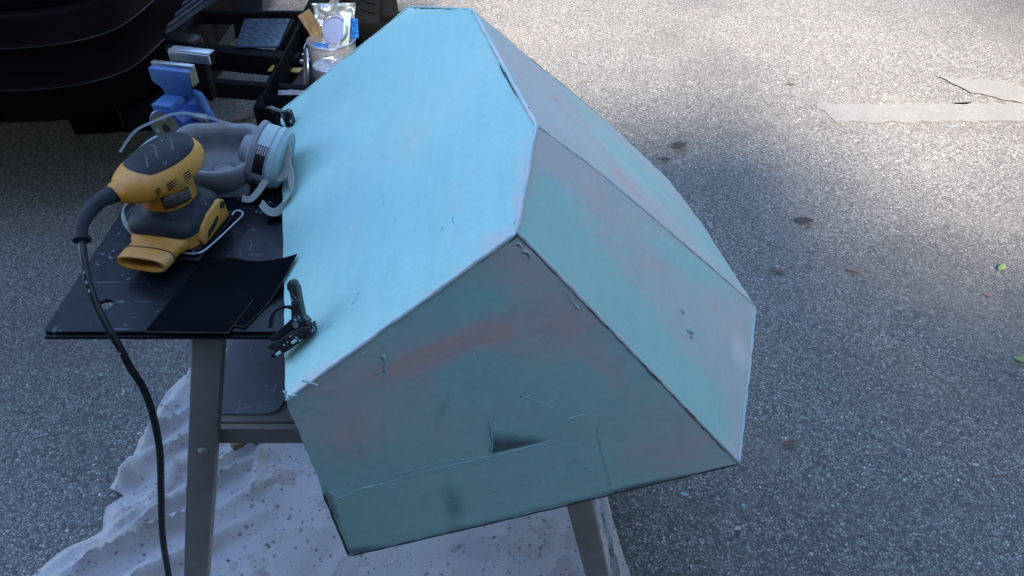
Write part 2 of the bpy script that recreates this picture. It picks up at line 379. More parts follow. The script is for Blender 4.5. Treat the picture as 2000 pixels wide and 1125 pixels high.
MA['ribs'] = surf('blue_grey_ribbed_step', (0.012, 0.017, 0.028), 0.38, metal=0.3, var=0.3, vscale=20, bmp=0.05)
MA['black'] = surf('black_painted_steel', (0.0022, 0.0022, 0.003), 0.6, var=0.3, bmp=0.2, bscale=90, spec=0.1)
MA['tread'] = surf('weathered_tread_plate', (0.05, 0.075, 0.11), 0.45, metal=0.4, var=0.3, vscale=18, bmp=0.1)
MA['tyre'] = surf('tyre_rubber', (0.004, 0.004, 0.0045), 0.75, var=0.3, vscale=14, bmp=0.4, spec=0.12, dust=((0.010, 0.0095, 0.0095), 0.5))
MA['tin'] = surf('bright_tin', (0.62, 0.63, 0.64), 0.28, metal=0.85, var=0.35, vscale=25, bmp=0.1)
MA['canwhite'] = surf('smeared_can_label', (0.36, 0.36, 0.37), 0.5, var=0.2, vscale=24, bmp=0.06, col2=(0.23, 0.235, 0.255))
MA['foil'] = surf('crumpled_silver_foil', (0.42, 0.48, 0.49), 0.3, metal=0.5, var=0.5, vscale=22, bmp=0.6, bscale=45)
MA['lidblue'] = surf('pale_blue_lid', (0.20, 0.25, 0.38), 0.35, metal=0.2, var=0.12, vscale=20, bmp=0.05)
MA['card'] = surf('tan_cardboard', (0.22, 0.145, 0.065), 0.8, var=0.3, vscale=16, bmp=0.2)
MA['bluerag'] = surf('bright_blue_nitrile', (0.015, 0.14, 0.42), 0.45, var=0.25, vscale=25, bmp=0.3, bscale=40)
MA['stick'] = surf('paint_smeared_stick', (0.42, 0.45, 0.36), 0.7, var=0.2, vscale=30, bmp=0.2, col2=(0.33, 0.50, 0.52))
MA['square'] = surf('tarnished_brass_yellow', (0.32, 0.225, 0.06), 0.5, var=0.25, vscale=20, bmp=0.1)
MA['rag'] = surf('dark_blue_grey_rag', (0.028, 0.032, 0.045), 0.85, var=0.3, vscale=10, bmp=0.5, bscale=60)
MA['whitepaper'] = surf('smeared_pale_paper', (0.27, 0.265, 0.29), 0.8, var=0.35, vscale=40, bmp=0.3)
MA['rust'] = surf('rusty_steel', (0.11, 0.06, 0.04), 0.8, var=0.4, vscale=40, bmp=0.3)
MA['wood'] = surf('dirty_yellow_wood', (0.17, 0.125, 0.05), 0.75, var=0.5, vscale=25, bmp=0.4, bscale=60)
MA['leaf1'] = leafy('dry_brown_leaf', (0.16, 0.085, 0.05), (0.095, 0.05, 0.032)); MA['leaf2'] = leafy('pinkish_dead_leaf', (0.24, 0.15, 0.12), (0.16, 0.10, 0.08))
MA['leafg'] = leafy('fallen_green_leaf', (0.14, 0.20, 0.06), (0.20, 0.26, 0.10)); MA['leafd'] = leafy('blackened_leaf', (0.055, 0.042, 0.036), (0.03, 0.025, 0.022))
MA['flake'] = surf('aqua_putty_flake', (0.24, 0.42, 0.46), 0.6, bmp=0.2); MA['flakew'] = surf('white_paint_flake', (0.40, 0.40, 0.40), 0.6, bmp=0.2)
MA['twig'] = surf('grey_dry_twig', (0.30, 0.27, 0.22), 0.8, bmp=0.4); MA['stain'] = surf('dark_grease', (0.03, 0.03, 0.03), 0.5, bmp=0.2)
MA['labeld'] = lined_label('dark_rating_label', (0.022, 0.018, 0.016), (0.20, 0.13, 0.11), 90, rot=(0, 0, 0))
MA['unseen_house'] = surf('slate_grey_siding', (0.055, 0.062, 0.075), 0.8, var=0.2, vscale=4, bmp=0.3)
MA['roof'] = surf('dark_shingles', (0.06, 0.055, 0.05), 0.9, var=0.4, vscale=8, bmp=0.5); MA['door'] = surf('dark_garage_door', (0.07, 0.07, 0.075), 0.6, var=0.1)
MA['glass'] = surf('dark_window_glass', (0.02, 0.025, 0.03), 0.08, bmp=0)
MA['bark'] = surf('oak_bark', (0.12, 0.095, 0.07), 0.9, var=0.4, vscale=12, bmp=0.8, bscale=30); MA['crown'] = leafy('oak_leaves', (0.05, 0.085, 0.025), (0.08, 0.11, 0.035))
MA['bare_spot'] = surf('bare_grey_laminate', (0.07, 0.075, 0.085), 0.6, var=0.3, vscale=60, bmp=0.2)
MA['mark'] = surf('scuffed_putty_mark', (0.19, 0.34, 0.36), 0.6, var=0.3)
MA['shell_thin'] = surf('thin_putty_line', (0.27, 0.47, 0.48), 0.6, var=0.2)

# ------------------------------------------------------------------ ground and painted lines
mb = MB(); mb.add([(-150, -150, 0), (150, -150, 0), (150, 150, 0), (-150, 150, 0)], [(0, 1, 2, 3)])
tag(mb.build('ground', MA['asphalt'], smooth=False), kind='structure')

def ground_sheet(name, poly, z, mat, jit=0.006, seed=1):
    random.seed(seed); P = []
    for i in range(len(poly)):
        a, b = Vector(poly[i]), Vector(poly[(i + 1) % len(poly)]); k = max(2, int((b - a).length / 0.03))
        for q in range(k): P.append(a.lerp(b, q / k) + Vector((random.uniform(-jit, jit), random.uniform(-jit, jit))))
    mb = MB(); mb.add([(p.x, p.y, z) for p in P], [list(range(len(P)))])
    bmesh.ops.triangulate(mb.bm, faces=mb.bm.faces[:])
    return tag(mb.build(name, mat, smooth=False), kind='structure')
ground_sheet('painted_line', [(1.205, 2.925), (1.245, 2.775), (3.4, 2.79), (3.4, 2.945)], 0.003, MA['line'], 0.011, 2)
ground_sheet('painted_line', [(1.80, 3.17), (1.97, 3.145), (3.6, 2.28), (3.6, 2.12), (1.87, 3.02)], 0.006, MA['line'], 0.013, 3)

# ------------------------------------------------------------------ unseen building, oaks and greenery, added to block sun and sky
h = empty('unseen_house', (-4.0, -5.2, 0), 'unseen slate grey building added behind the camera to block sun and sky', 'unseen_house')  # out of view, added to block sun and darken the shell front
HX0, HX1, HY0, HY1, HZ = -10.5, 1.22, -7.6, -1.1, 2.70
mb = MB(); mb.box(((HX0 + HX1) / 2, (HY0 + HY1) / 2, HZ / 2), (HX1 - HX0, HY1 - HY0, HZ)); mb.build('wall', MA['unseen_house'], h, False, ws=True)
mb = MB(); mb.add([(HX0 - .3, HY1 + .45, HZ + .003), (HX1 + .3, HY1 + .45, HZ + .003), (HX1 + .3, (HY0 + HY1) / 2, 4.4), (HX0 - .3, (HY0 + HY1) / 2, 4.4), (HX1 + .3, HY0 - .45, HZ + .003), (HX0 - .3, HY0 - .45, HZ + .003)],
    [(0, 1, 2, 3), (3, 2, 4, 5), (1, 4, 2), (0, 3, 5), (0, 5, 4, 1)]); mb.build('roof', MA['roof'], h, False, ws=True)
MB().box((-5.4, -4.0, 3.2), (10.4, 6.6, .9)).build('upper_wall', MA['unseen_house'], h, False, ws=True)  # upper storey added to keep vehicle and tray out of the sun
MB().box((-5.4, -4.0, 3.62), (10.9, 7.1, .06), bevel=.01).build('upper_roof', MA['roof'], h, False, ws=True)
dr = MB().box((-1.6, HY1 + .02, 1.05), (2.4, .06, 2.1), bevel=.005).build('garage_door', MA['door'], h, False, ws=True)
for i in range(4):
    for j in range(4):
        MB().box((-2.5 + .6 * i, HY1 + .06, .28 + .51 * j), (.5, .03, .4), bevel=.01).build('door_panel', MA['door'], dr, False, ws=True)
wi = MB().box((-5.2, HY1 + .02, 1.6), (1.3, .06, 1.2), bevel=.01).build('window', MA['canwhite'], h, False, ws=True)
for s in (-.31, .31): MB().box((-5.2 + s, HY1 + .06, 1.6), (.54, .02, 1.06)).build('pane', MA['glass'], wi, False, ws=True)

def oak(base, cen, rad, nclump, seed, label, per=150):
    t = empty('unseen_oak', base, label, 'tree', group='unseen oaks shaped to block light'); random.seed(seed); b0, c0 = Vector(base), Vector(cen)
    mb = MB(); mb.tube([b0, b0.lerp(c0, .3) + Vector((.08, 0, 0)), b0.lerp(c0, .65), c0, c0 + Vector((0, 0, rad[2] * .5))], [.32, .24, .2, .14, .04], 12)
    cl = []
    for k in range(nclump):
        d = Vector((random.gauss(0, 1), random.gauss(0, 1), random.gauss(0, 1))).normalized() * random.random() ** .4
        cl.append((c0 + Vector((d.x * rad[0], d.y * rad[1], d.z * rad[2])), random.uniform(.4, .8)))
    for c, r_ in cl[::5]: mb.tube([b0.lerp(c0, .75), (b0.lerp(c0, .8) + c) / 2 + Vector((0, 0, .15)), c], [.08, .05, .015], 6)
    mb.build('trunk', MA['bark'], t, ws=True)
    mb = MB()
    for c, r_ in cl:
        for _ in range(per):
            p = c + Vector((random.gauss(0, 1), random.gauss(0, 1), random.gauss(0, .8))) * r_ * .5
            M = Matrix.Translation(p) @ Euler((random.uniform(0, 6), random.uniform(0, 6), random.uniform(0, 6))).to_matrix().to_4x4(); L_ = random.uniform(.08, .16)
            mb.add([(-L_, 0, 0), (0, -L_ * .45, .01), (L_, 0, 0), (0, L_ * .45, .01)], [(0, 1, 2, 3)], M)
    mb.build('crown', MA['crown'], t, False, ws=True)
oak((2.9, -2.1, 0), (2.3, -1.9, 1.75), (1.05, .5, .6), 44, 11, 'unseen young oak added behind the camera to shade the near right asphalt', 90)  # unseen, crown placed to shade the near right ground
oak((6.2, 2.6, 0), (4.5, 2.5, 5.3), (3.3, 4.0, 2.7), 330, 17, 'unseen spreading oak at right, crown shaped to block the sky there', 110)  # unseen, crown sized to cut skylight on the shell's right side
hg = MB(); random.seed(4)  # unseen leaf bank, added to block low light on front and right panels
for k in range(16000):
    p = Vector((random.uniform(1.75, 4.2), -1.6 + random.gauss(0, .22), 1.75 * random.random() ** .8)) if k < 6000 else Vector((3.9 + random.gauss(0, .25), random.uniform(-1.6, 6.0), 2.5 * random.random() ** .8)); L_ = random.uniform(.05, .10)
    hg.add([(-L_, 0, 0), (0, -L_ * .45, .01), (L_, 0, 0), (0, L_ * .45, .01)], [(0, 1, 2, 3)], Matrix.Translation(p) @ Euler((random.uniform(0, 6), random.uniform(0, 6), random.uniform(0, 6))).to_matrix().to_4x4())
tag(hg.build('unseen_hedge', MA['crown'], None, False), 'unseen leaf bank added round the right side to block low light', 'unseen_hedge')
hg = MB(); random.seed(9)  # unseen leaf wall, added to cut the bright far horizon
for k in range(9000):
    p = Vector((random.uniform(-13, 13), 11.5 + random.gauss(0, .6), 5.2 * random.random() ** .8 + .5 * math.sin(k * .013))); L_ = random.uniform(.16, .30)
    hg.add([(-L_, 0, 0), (0, -L_ * .5, .02), (L_, 0, 0), (0, L_ * .5, .02)], [(0, 1, 2, 3)], Matrix.Translation(p) @ Euler((random.uniform(0, 6), random.uniform(0, 6), random.uniform(0, 6))).to_matrix().to_4x4())
tag(hg.build('unseen_hedgerow', MA['crown'], None, False), 'unseen tall greenery added across the far side to block horizon light', 'unseen_hedge')

# ------------------------------------------------------------------ faceted shell, aqua putty over filler, sits over the right end of the bench
pE, pD, pH, pI = Vector((-.254, .610, .824)), Vector((.004, .665, 1.015)), Vector((.315, .700, .593)), Vector((-.2206, .6014, .5221))
pG, pC, pB, pA = Vector((-.410, 1.294, .824)), Vector((.0278, .8154, 1.056)), Vector((-.059, 1.1737, 1.0525)), Vector((-.1706, 1.3269, .9983))
pK, pQ, pQ2, pQ3 = Vector((0.4043, 1.0044, 0.6178)), Vector((0.1805, 0.8981, 0.8813)), Vector((0.0944, 0.8545, 0.9813)), Vector((0.2936, 0.9534, 0.7489))
pM, pL, pP, pJ = Vector((.1573, 1.4016, .7698)), Vector((.3389, 1.4879, .5597)), Vector((.3879, 1.3243, .5515)), Vector((.3666, .8720, .6055))
WF=[
('p',(-0.083,0.642,0.867),(0.0634,0.0123,0.0215),(0.0036,-0.0002,-0.0174),1.1),
('p',(-0.023,0.654,0.886),(0.0226,0.0035,-0.0111),(-0.0003,-0.0011,-0.0224),0.5),
('p',(0.035,0.664,0.877),(0.069,0.0139,0.0345),(0.0363,0.004,-0.0515),0.45),
('p',(-0.174,0.624,0.827),(0.0709,0.0139,0.0273),(0.0169,0.0005,-0.0516),0.4),
('p',(0.206,0.683,0.633),(0.0773,0.0139,0.0041),(0.0221,0.0007,-0.0665),0.6),
('p',(0.005,0.664,0.987),(0.0215,0.0024,-0.0289),(-0.0213,-0.0046,-0.0167),0.5),
('p',(-0.196,0.616,0.737),(0.036,0.0065,0.0016),(0.0005,-0.0021,-0.0454),0.3),
('p',(0.11,0.674,0.809),(0.0491,0.0051,-0.0754),(-0.0114,-0.0027,-0.0147),0.45),
('p',(-0.068,0.631,0.579),(0.1844,0.0339,0.023),(0.0076,-0.002,-0.0697),-1.5),
('p',(-0.039,0.653,0.925),(0.0389,0.0075,0.0119),(0.0104,0.0008,-0.0228),-0.5),
('p',(-0.035,0.649,0.834),(0.0354,0.0068,0.0099),(0.011,0.0003,-0.034),-0.7),
('p',(0.049,0.662,0.786),(0.0568,0.0088,-0.0275),(-0.0052,-0.0025,-0.0333),-0.6),
('p',(0.113,0.672,0.765),(0.0415,0.0053,-0.0429),(-0.0117,-0.0028,-0.0154),-0.3),
('d',(-0.078,0.63,0.598),(0.004,-0.0015,-0.0459),(0.0148,0.0027,0.0018),0.6),
('d',(0.043,0.65,0.557),(0.2682,0.0494,0.036),(0.0016,-0.0002,-0.0093),0.55),
('d',(0.192,0.677,0.569),(0.0502,0.0093,0.0072),(0.0034,0,-0.0118),0.8),
('d',(-0.207,0.604,0.531),(0.0272,0.0049,0.002),(0.001,-0.0003,-0.0095),0.6),
('d',(-0.091,0.637,0.778),(0.055,0.0108,0.0204),(0.0099,0,-0.0364),0.22),
('d',(-0.233,0.613,0.805),(0.0206,0.004,0.006),(0.0012,-0.0001,-0.0069),0.35),
('d',(-0.228,0.605,0.628),(0.0052,-0.0014,-0.0478),(0.0041,0.0008,0.0021),0.8),
('d',(-0.085,0.637,0.768),(0.0147,0.005,0.0493),(0.0034,0.0005,-0.0033),0.2),
('d',(0.081,0.661,0.645),(0.0203,0.0037,0.0017),(0.0018,-0.0001,-0.0085),0.35),
]
WR=[
('p',(0.13,0.698,0.853),(0.1125,0.0092,-0.1544),(0.0377,0.062,-0.0226),-1.3),
('p',(0.071,0.757,0.967),(0.0384,0.0092,-0.0497),(0.0206,0.0422,-0.0081),-0.3),
('p',(0.25,0.908,0.788),(0.0896,0.0548,-0.0994),(0.0149,0.0325,-0.0049),-0.7),
('p',(0.225,0.703,0.722),(0.0506,0.0078,-0.0676),(0.0298,0.0416,-0.0215),-0.8),
('p',(0.043,0.747,1.001),(0.0116,-0.0152,-0.0239),(0.0093,0.0172,-0.0046),-0.6),
('w',(0.348,0.877,0.634),(0.0088,-0.0227,-0.0236),(0.0239,0.0287,-0.0196),0.8),
('w',(0.213,0.897,0.835),(0.0554,0.0346,-0.0611),(0.0046,0.0109,-0.001),0.5),
('w',(0.301,0.712,0.619),(0.0187,-0.0007,-0.0268),(0.0092,0.0107,-0.0077),0.6),
('w',(0.393,0.975,0.619),(-0.0067,-0.0549,-0.0178),(0.0166,0.0151,-0.0159),0.4),
]
WS=[
('p',(0.125,0.936,0.924),(0.1226,0.0142,-0.1304),(0.0139,0.0679,-0.032),0.5),
('p',(0.072,1.146,0.925),(0.0797,-0.0532,-0.0685),(0.0089,0.0704,-0.0275),0.35),
('p',(0.211,1.187,0.77),(0.1018,0.0218,-0.1109),(0.0187,0.0805,-0.0402),-0.5),
('p',(0.351,1.125,0.642),(0.0277,-0.0554,-0.0142),(0.0319,0.0836,-0.0547),-0.4),
('p',(0.007,1.027,1.023),(0.0347,-0.042,-0.0249),(0.0045,0.0444,-0.0162),0.4),
('w',(0.249,0.953,0.791),(0.086,0.066,-0.106),(0.0173,0.0565,-0.0326),0.35),
('p',(0.086,0.91,0.971),(0.0746,-0.0301,-0.0692),(0.0066,0.0377,-0.0166),-0.4),
]
WT=[
('p',(0.007,0.728,1.027),(-0.0068,-0.054,-0.0135),(0.0049,-0.0059,0.0025),0.55),
('p',(-0.008,0.665,1.007),(0.0212,-0.0108,0.0132),(0.0033,-0.0156,-0.0002),0.8),
('p',(-0.132,0.632,0.914),(0.1088,0.0251,0.0809),(0.0052,-0.0095,0.0021),0.5),
('p',(-0.223,0.623,0.848),(0.0246,0.006,0.0183),(0.0055,-0.0086,0.0025),0.5),
('p',(-0.023,0.988,1.048),(0.0355,-0.1423,0.0021),(0.0034,-0.0004,0.0023),0.25),
('p',(-0.053,0.634,0.97),(0.0323,0.0046,0.0235),(0.0061,-0.0153,0.0018),0.3),
('p',(-0.109,0.866,0.968),(0.052,-0.1609,0.0108),(0.0417,-0.0188,0.0264),0.12),
('p',(-0.192,0.808,0.9),(0.0446,-0.122,0.0119),(0.0391,-0.0305,0.0227),0.1),
]
FL=[
[(-0.213,0.609,0.647),(-0.193,0.613,0.656),(-0.162,0.619,0.659)],
[(-0.157,0.62,0.662),(-0.097,0.631,0.673),(-0.026,0.644,0.683)],
[(-0.151,0.621,0.675),(-0.119,0.627,0.679),(-0.09,0.632,0.685),(-0.061,0.638,0.686)],
[(-0.028,0.646,0.748),(-0.025,0.645,0.718),(-0.026,0.644,0.687)],
[(-0.023,0.644,0.685),(0.006,0.65,0.687),(0.052,0.658,0.698)],
[(0.011,0.655,0.782),(0.03,0.658,0.771),(0.05,0.661,0.755)],
[(0.069,0.663,0.733),(0.086,0.666,0.735),(0.1,0.669,0.739)],
[(0.107,0.669,0.712),(0.121,0.668,0.651),(0.14,0.668,0.574)],
[(-0.142,0.632,0.875),(-0.141,0.632,0.864),(-0.143,0.631,0.851),(-0.148,0.63,0.841)],
[(-0.23,0.606,0.661),(-0.217,0.608,0.645),(-0.206,0.61,0.652)],
[(-0.091,0.636,0.773),(-0.024,0.651,0.832),(0.063,0.67,0.891)],
[(-0.084,0.642,0.858),(-0.034,0.652,0.888),(0.011,0.662,0.924)],
[(-0.034,0.639,0.614),(0.054,0.655,0.625),(0.116,0.666,0.63)],
]
RL=[
[(0.229,0.82,0.774),(0.234,0.82,0.767)],
[(0.237,0.804,0.755),(0.248,0.807,0.741),(0.243,0.797,0.742)],
]

TORN=[(-0.0253, 0.644, 0.6852), (0.0553, 0.6589, 0.6972), (-0.0277, 0.6459, 0.7335)]

SH = empty('faceted_shell', (-.02, .95, .55), 'large faceted shell in sanded aqua and pinkish filler, hung over the black bench', 'fibreglass shell')

def panel(name, tris, blobs, base, th=.004, n=44, inner=None, wob=.0012, torn=None):
    bm = bmesh.new(); cen = inner or Vector((0.02, 1.0, .62))
    for a, b, c in tris:
        g = {}
        for i in range(n + 1):
            for j in range(n + 1 - i):
                g[i, j] = bm.verts.new(a + (b - a) * (i / n) + (c - a) * (j / n))
        for i in range(n):
            for j in range(n - i):
                bm.faces.new((g[i, j], g[i + 1, j], g[i, j + 1]))
                if i + j < n - 1: bm.faces.new((g[i + 1, j], g[i + 1, j + 1], g[i, j + 1]))
    bmesh.ops.remove_doubles(bm, verts=bm.verts[:], dist=1e-4)
    bmesh.ops.recalc_face_normals(bm, faces=bm.faces[:])
    av = sum((f.normal * f.calc_area() for f in bm.faces), Vector())
    mid = sum((v.co for v in bm.verts), Vector()) / len(bm.verts)
    if av.dot(mid - cen) < 0: bmesh.ops.reverse_faces(bm, faces=bm.faces[:]); av = -av
    av.normalize()
    for v in bm.verts:
        p = v.co.copy(); k = noise.noise(p * 5.0) * wob * 1.6 + noise.noise(p * 21.0) * wob * .5
        if v.is_boundary:      # ragged sanded edge
            v.co += Vector((noise.noise(p * 60 + Vector((3, 0, 0))), noise.noise(p * 60 + Vector((0, 7, 0))), noise.noise(p * 60 + Vector((0, 0, 5))))) * .0016
        v.co += av * k
    front = [v.co.copy() for v in bm.verts]
    top = bm.faces[:]; rim = [e for e in bm.edges if e.is_boundary]
    mp = {v: bm.verts.new(v.co - av * th) for v in bm.verts[:]}
    for f in top:
        q = bm.faces.new([mp[v] for v in reversed(f.verts)]); q.material_index = 1
    for e in rim:
        a, b = e.verts; q = bm.faces.new((a, b, mp[b], mp[a])); q.material_index = 1
    pts = [v.co.copy() for v in bm.verts]
    for v in bm.verts: pass
    bmesh.ops.recalc_face_normals(bm, faces=bm.faces)
    for f in bm.faces: f.smooth = True
    for e in bm.edges:
        if len(e.link_faces) == 2 and e.calc_face_angle(0) > R(30): e.smooth = False
    me = bpy.data.meshes.new(name); bm.to_mesh(me); bm.free()
    me.materials.append(MA['shell']); me.materials.append(MA['laminate'])
    at = me.attributes.new('wear', 'FLOAT_COLOR', 'POINT')
    for i, p in enumerate(pts):
        s = {'p': base, 'd': 0.0, 'w': 0.0}
        for t, c, a, b, w in blobs:
            q = p - Vector(c); a = Vector(a); b = Vector(b)
            aa, bb, ab, qa, qb = a.dot(a), b.dot(b), a.dot(b), q.dot(a), q.dot(b); dt = aa * bb - ab * ab
            u, v = (qa * bb - qb * ab) / dt, (qb * aa - qa * ab) / dt
            s[t] += w * math.exp(-(u * u + v * v) * .9)
        if torn:      # putty torn away: sharp below and to the left, fading up and right
            o_, a, b = (Vector(t_) for t_ in torn); q = p - o_; a, b = a - o_, b - o_
            aa, bb, ab, qa, qb = a.dot(a), b.dot(b), a.dot(b), q.dot(a), q.dot(b); dt = aa * bb - ab * ab
            u, v = (qa * bb - qb * ab) / dt, (qb * aa - qa * ab) / dt; u += .03 * noise.noise(p * 160); v += .05 * noise.noise(p * 190)
            if u > 0 and v > 0 and u + v < 1.25: s['d'] += 1.2 * max(0, 1 - u ** 2 * .8) * max(0, min(1, 1.15 - v / max(.05, 1.1 - u)))
        at.data[i].color = (s['p'], s['d'], s['w'], 1)
    o = bpy.data.objects.new(name, me); C.objects.link(o); o.parent = SH; o.matrix_parent_inverse = parent_inv(SH)
    return o
def pull(a, b, t=.0035): return a + (b - a).normalized() * t
o = panel('top_panel', [(pE, pD, pC), (pE, pC, pB), (pE, pB, pA), (pE, pA, pG)], WT, .04, n=56); o['label'] = 'smooth bright aqua upper panel'
o = panel('front_panel', [(pE, pD, pH), (pE, pH, pI)], WF, .27, n=150, torn=TORN); o['label'] = 'shaded front panel, patchy teal and brownish pink'
o = panel('side_panel', [(pD, pC, pQ2), (pD, pQ2, pQ), (pD, pQ, pH), (pQ, pQ3, pH), (pQ3, pK, pJ), (pQ3, pJ, pH)], WR, .66, n=40); o['label'] = 'right panel with pinkish filler round a blue patch'
o = panel('rear_side_panel', [(pB, pC, pQ2), (pB, pQ2, pM), (pQ2, pQ, pM), (pM, pQ, pL), (pQ, pP, pL), (pQ, pQ3, pP), (pQ3, pK, pP)], WS, .48, n=30)
pG2, pL2 = Vector((-.36, 1.36, .60)), Vector((.30, 1.50, .55))
panel('back_panel', [(pG, pA, pG2), (pA, pB, pM), (pA, pM, pG2), (pM, pL, pL2), (pM, pL2, pG2)], [], .35, n=16)

def bead(name, pts, r0, mat, seed, step=.006, amp=.32, chips=0):
    random.seed(seed); P = []
    for a, b in zip(pts[:-1], pts[1:]):
        k = max(2, int((b - a).length / step)); P += [a.lerp(b, q / k) for q in range(k)]
    P.append(pts[-1]); rr = []
    for p in P:
        w = noise.noise(p * 45 + Vector((seed, 0, 0))); rr.append(max(r0 * (1 + amp * w * 1.4), r0 * .25))
        p += Vector((noise.noise(p * 70), noise.noise(p * 70 + Vector((9, 0, 0))), noise.noise(p * 70 + Vector((0, 9, 0))))) * r0 * .35
    rr[0] = rr[-1] = r0 * .3
    return MB().tube(P, rr, 7).build(name, mat, SH, True, 60, ws=True)
bead('seam_bead', [pE.copy(), pE.lerp(pD, .5), pD.copy()], .0031, MA['bead'], 1)
bead('seam_bead', [q_ + Vector((.0012, .0008, .0014)) for q_ in (pD, pD.lerp(pH, .5), pH)], .0025, MA['bead'], 2)
bead('seam_bead', [pD.copy(), pC.copy(), pC.lerp(pB, .5), pB.copy()], .0031, MA['bead'], 3)
bead('seam_bead', [pC.copy(), pQ2.copy(), pQ.copy(), pQ3.copy(), pK.copy()], .0019, MA['bead'], 4)
bead('seam_bead', [pB.copy(), pA.copy(), pG.copy()], .0016, MA['ridge'], 5)
bead('seam_bead', [pH.copy(), pJ.copy(), pK.copy()], .0024, MA['bead'], 6)
# dark nicks along the seams where the filler has broken away
nick = []
for a, b, ts, s in ((pD, pH, (.13, .27, .335, .50, .55, .71, .735), 1), (pC, pB, (.11, .24, .46), 4)):
    for k, t in enumerate(ts):
        random.seed(s * 100 + k); p = a.lerp(b, t); d = (b - a).normalized(); ln = random.uniform(.005, .020)
        off = Vector((.0012, -.0022, .0016)) if s < 3 else Vector((.0012, -.0006, .0024))
        MB().tube([p + off - d * ln / 2, p + off + Vector((0, 0, .0006)), p + off + d * ln / 2], [.0005, random.uniform(.0005, .0009), .0003], 6).build('seam_nick', MA['laminate'], SH, ws=True)
nF = (pD - pE).cross(pH - pE).normalized(); nF = nF if nF.y < 0 else -nF
nR_ = (pH - pD).cross(pC - pD).normalized(); nR_ = nR_ if nR_.z > 0 else -nR_
def ridge(pts, nrm, r0, seed, mat='ridge'):
    P = spline([Vector(p) + nrm * .0012 for p in pts], 9)
    for q in P: q += Vector((noise.noise(q * 150 + Vector((seed, 0, 0))), 0, noise.noise(q * 150 + Vector((0, 0, seed))))) * .0022
    rr = [max(.0003, r0 * (1 + 1.2 * noise.noise(q * 120 + Vector((0, seed, 0))))) for q in P]; rr[0] = rr[-1] = r0 * .25
    MB().tube(P, rr, 6).build('putty_ridge', MA[mat], SH, ws=True)
for i, pts in enumerate(FL):
    thin = i in (2, 5, 10, 11, 12, 7)
    ridge(pts, nF, .0003 if thin else .0007, i * 3.1, 'shell_thin' if i in (10, 11, 12) else 'ridge')
ridge(FL[8], nF, .0016, 3.3)
for i, pts in enumerate(RL): ridge(pts, nR_, .0022, 50 + i)
for i, pts in enumerate([[(-0.167, 0.872, 0.928), (-0.163, 0.855, 0.928), (-0.163, 0.847, 0.927)], [(-0.067, 0.746, 0.978), (-0.065, 0.734, 0.977)], [(-0.177, 0.712, 0.894), (-0.181, 0.701, 0.89), (-0.188, 0.696, 0.884)], [(-0.214, 0.684, 0.864), (-0.207, 0.684, 0.869)], [(-0.076, 0.737, 0.97), (-0.08, 0.734, 0.967)]]): ridge(pts, Vector((-.61, -.14, .78)), .0003, 90 + i, 'mark')
for i, pts in enumerate([[(0.002, 0.664, 1.001), (0.006, 0.665, 1.003), (0.01, 0.665, 0.999)], [(0.01, 0.665, 0.994), (0.017, 0.666, 0.988), (0.019, 0.666, 0.981)], [(0.061, 0.671, 0.93), (0.069, 0.672, 0.914), (0.074, 0.672, 0.906)], [(-0.165, 0.628, 0.879), (-0.157, 0.63, 0.882)], [(-0.194, 0.623, 0.865), (-0.191, 0.623, 0.86)], [(-0.021, 0.644, 0.674), (-0.016, 0.645, 0.676)], [(0.067, 0.658, 0.645), (0.082, 0.661, 0.646)], [(0.0, 0.642, 0.551), (0.01, 0.644, 0.554)], [(-0.089, 0.628, 0.579), (-0.065, 0.632, 0.583)], [(-0.081, 0.63, 0.598), (-0.06, 0.634, 0.603)]]): ridge(pts, nF, .0009 if i in (0, 1, 2, 3, 4) else .0005, 120 + i, 'ridge' if i < 5 else 'mark')
for a, b, r_, sd_ in ((pI, pH, .0013, 31), (pI, pI.lerp(pE, .45), .0018, 32)): bead('bare_edge', [a + Vector((0, -.0004, -.001)), a.lerp(b, .5) + Vector((0, -.001, -.001)), b.copy()], r_, MA['laminate'], sd_)
for k, (t, off) in enumerate(((.02, .004), (.05, -.003), (.11, .006), (.015, .013))):
    random.seed(70 + k); p = pE.lerp(pD, t) + nF * .003 + Vector((0, 0, off))
    MB().tube([p, p + Vector((random.uniform(-.006, .006), -.003, random.uniform(.001, .006))), p + Vector((random.uniform(-.012, .012), -.005, random.uniform(-.004, .006)))], [.0016, .0012, .0005], 6).build('putty_curl', MA['ridge'], SH, ws=True)
# bolt head showing at the far right rim
MB().lathe([(.0001, 0), (.008, 0), (.009, .003), (.006, .007), (.0001, .008)], 16, Matrix.Translation(pP + Vector((.002, -.03, .02))) @ Euler((0, R(70), 0)).to_matrix().to_4x4()).build('bolt', MA['bare'], SH, ws=True)

# ------------------------------------------------------------------ folding workbench
TZ = .815
WB = empty('folding_workbench', (-.19, 1.0, 0), 'folding steel workbench with black plate top and splayed brown grey legs', 'workbench')
def plate(name, outer, holes, z0, z1, mat, parent, r=.004):
    bm = bmesh.new(); edges = []
    for lp in [outer] + holes:
        vs = [bm.verts.new((x, y, z1)) for x, y in lp]
        edges += [bm.edges.new((vs[i], vs[(i + 1) % len(vs)])) for i in range(len(vs))]
    bmesh.ops.triangle_fill(bm, use_beauty=True, use_dissolve=True, edges=edges)
    g = bmesh.ops.extrude_face_region(bm, geom=bm.faces[:])
    bmesh.ops.translate(bm, vec=(0, 0, z0 - z1), verts=[x for x in g['geom'] if isinstance(x, bmesh.types.BMVert)])
    return link_mesh(name, bm, mat, parent, True, 30, True)
def circ(cx, cy, r, n=24, sx=1.0): return [(cx + r * sx * math.cos(2 * math.pi * k / n), cy + r * math.sin(2 * math.pi * k / n)) for k in range(n)]
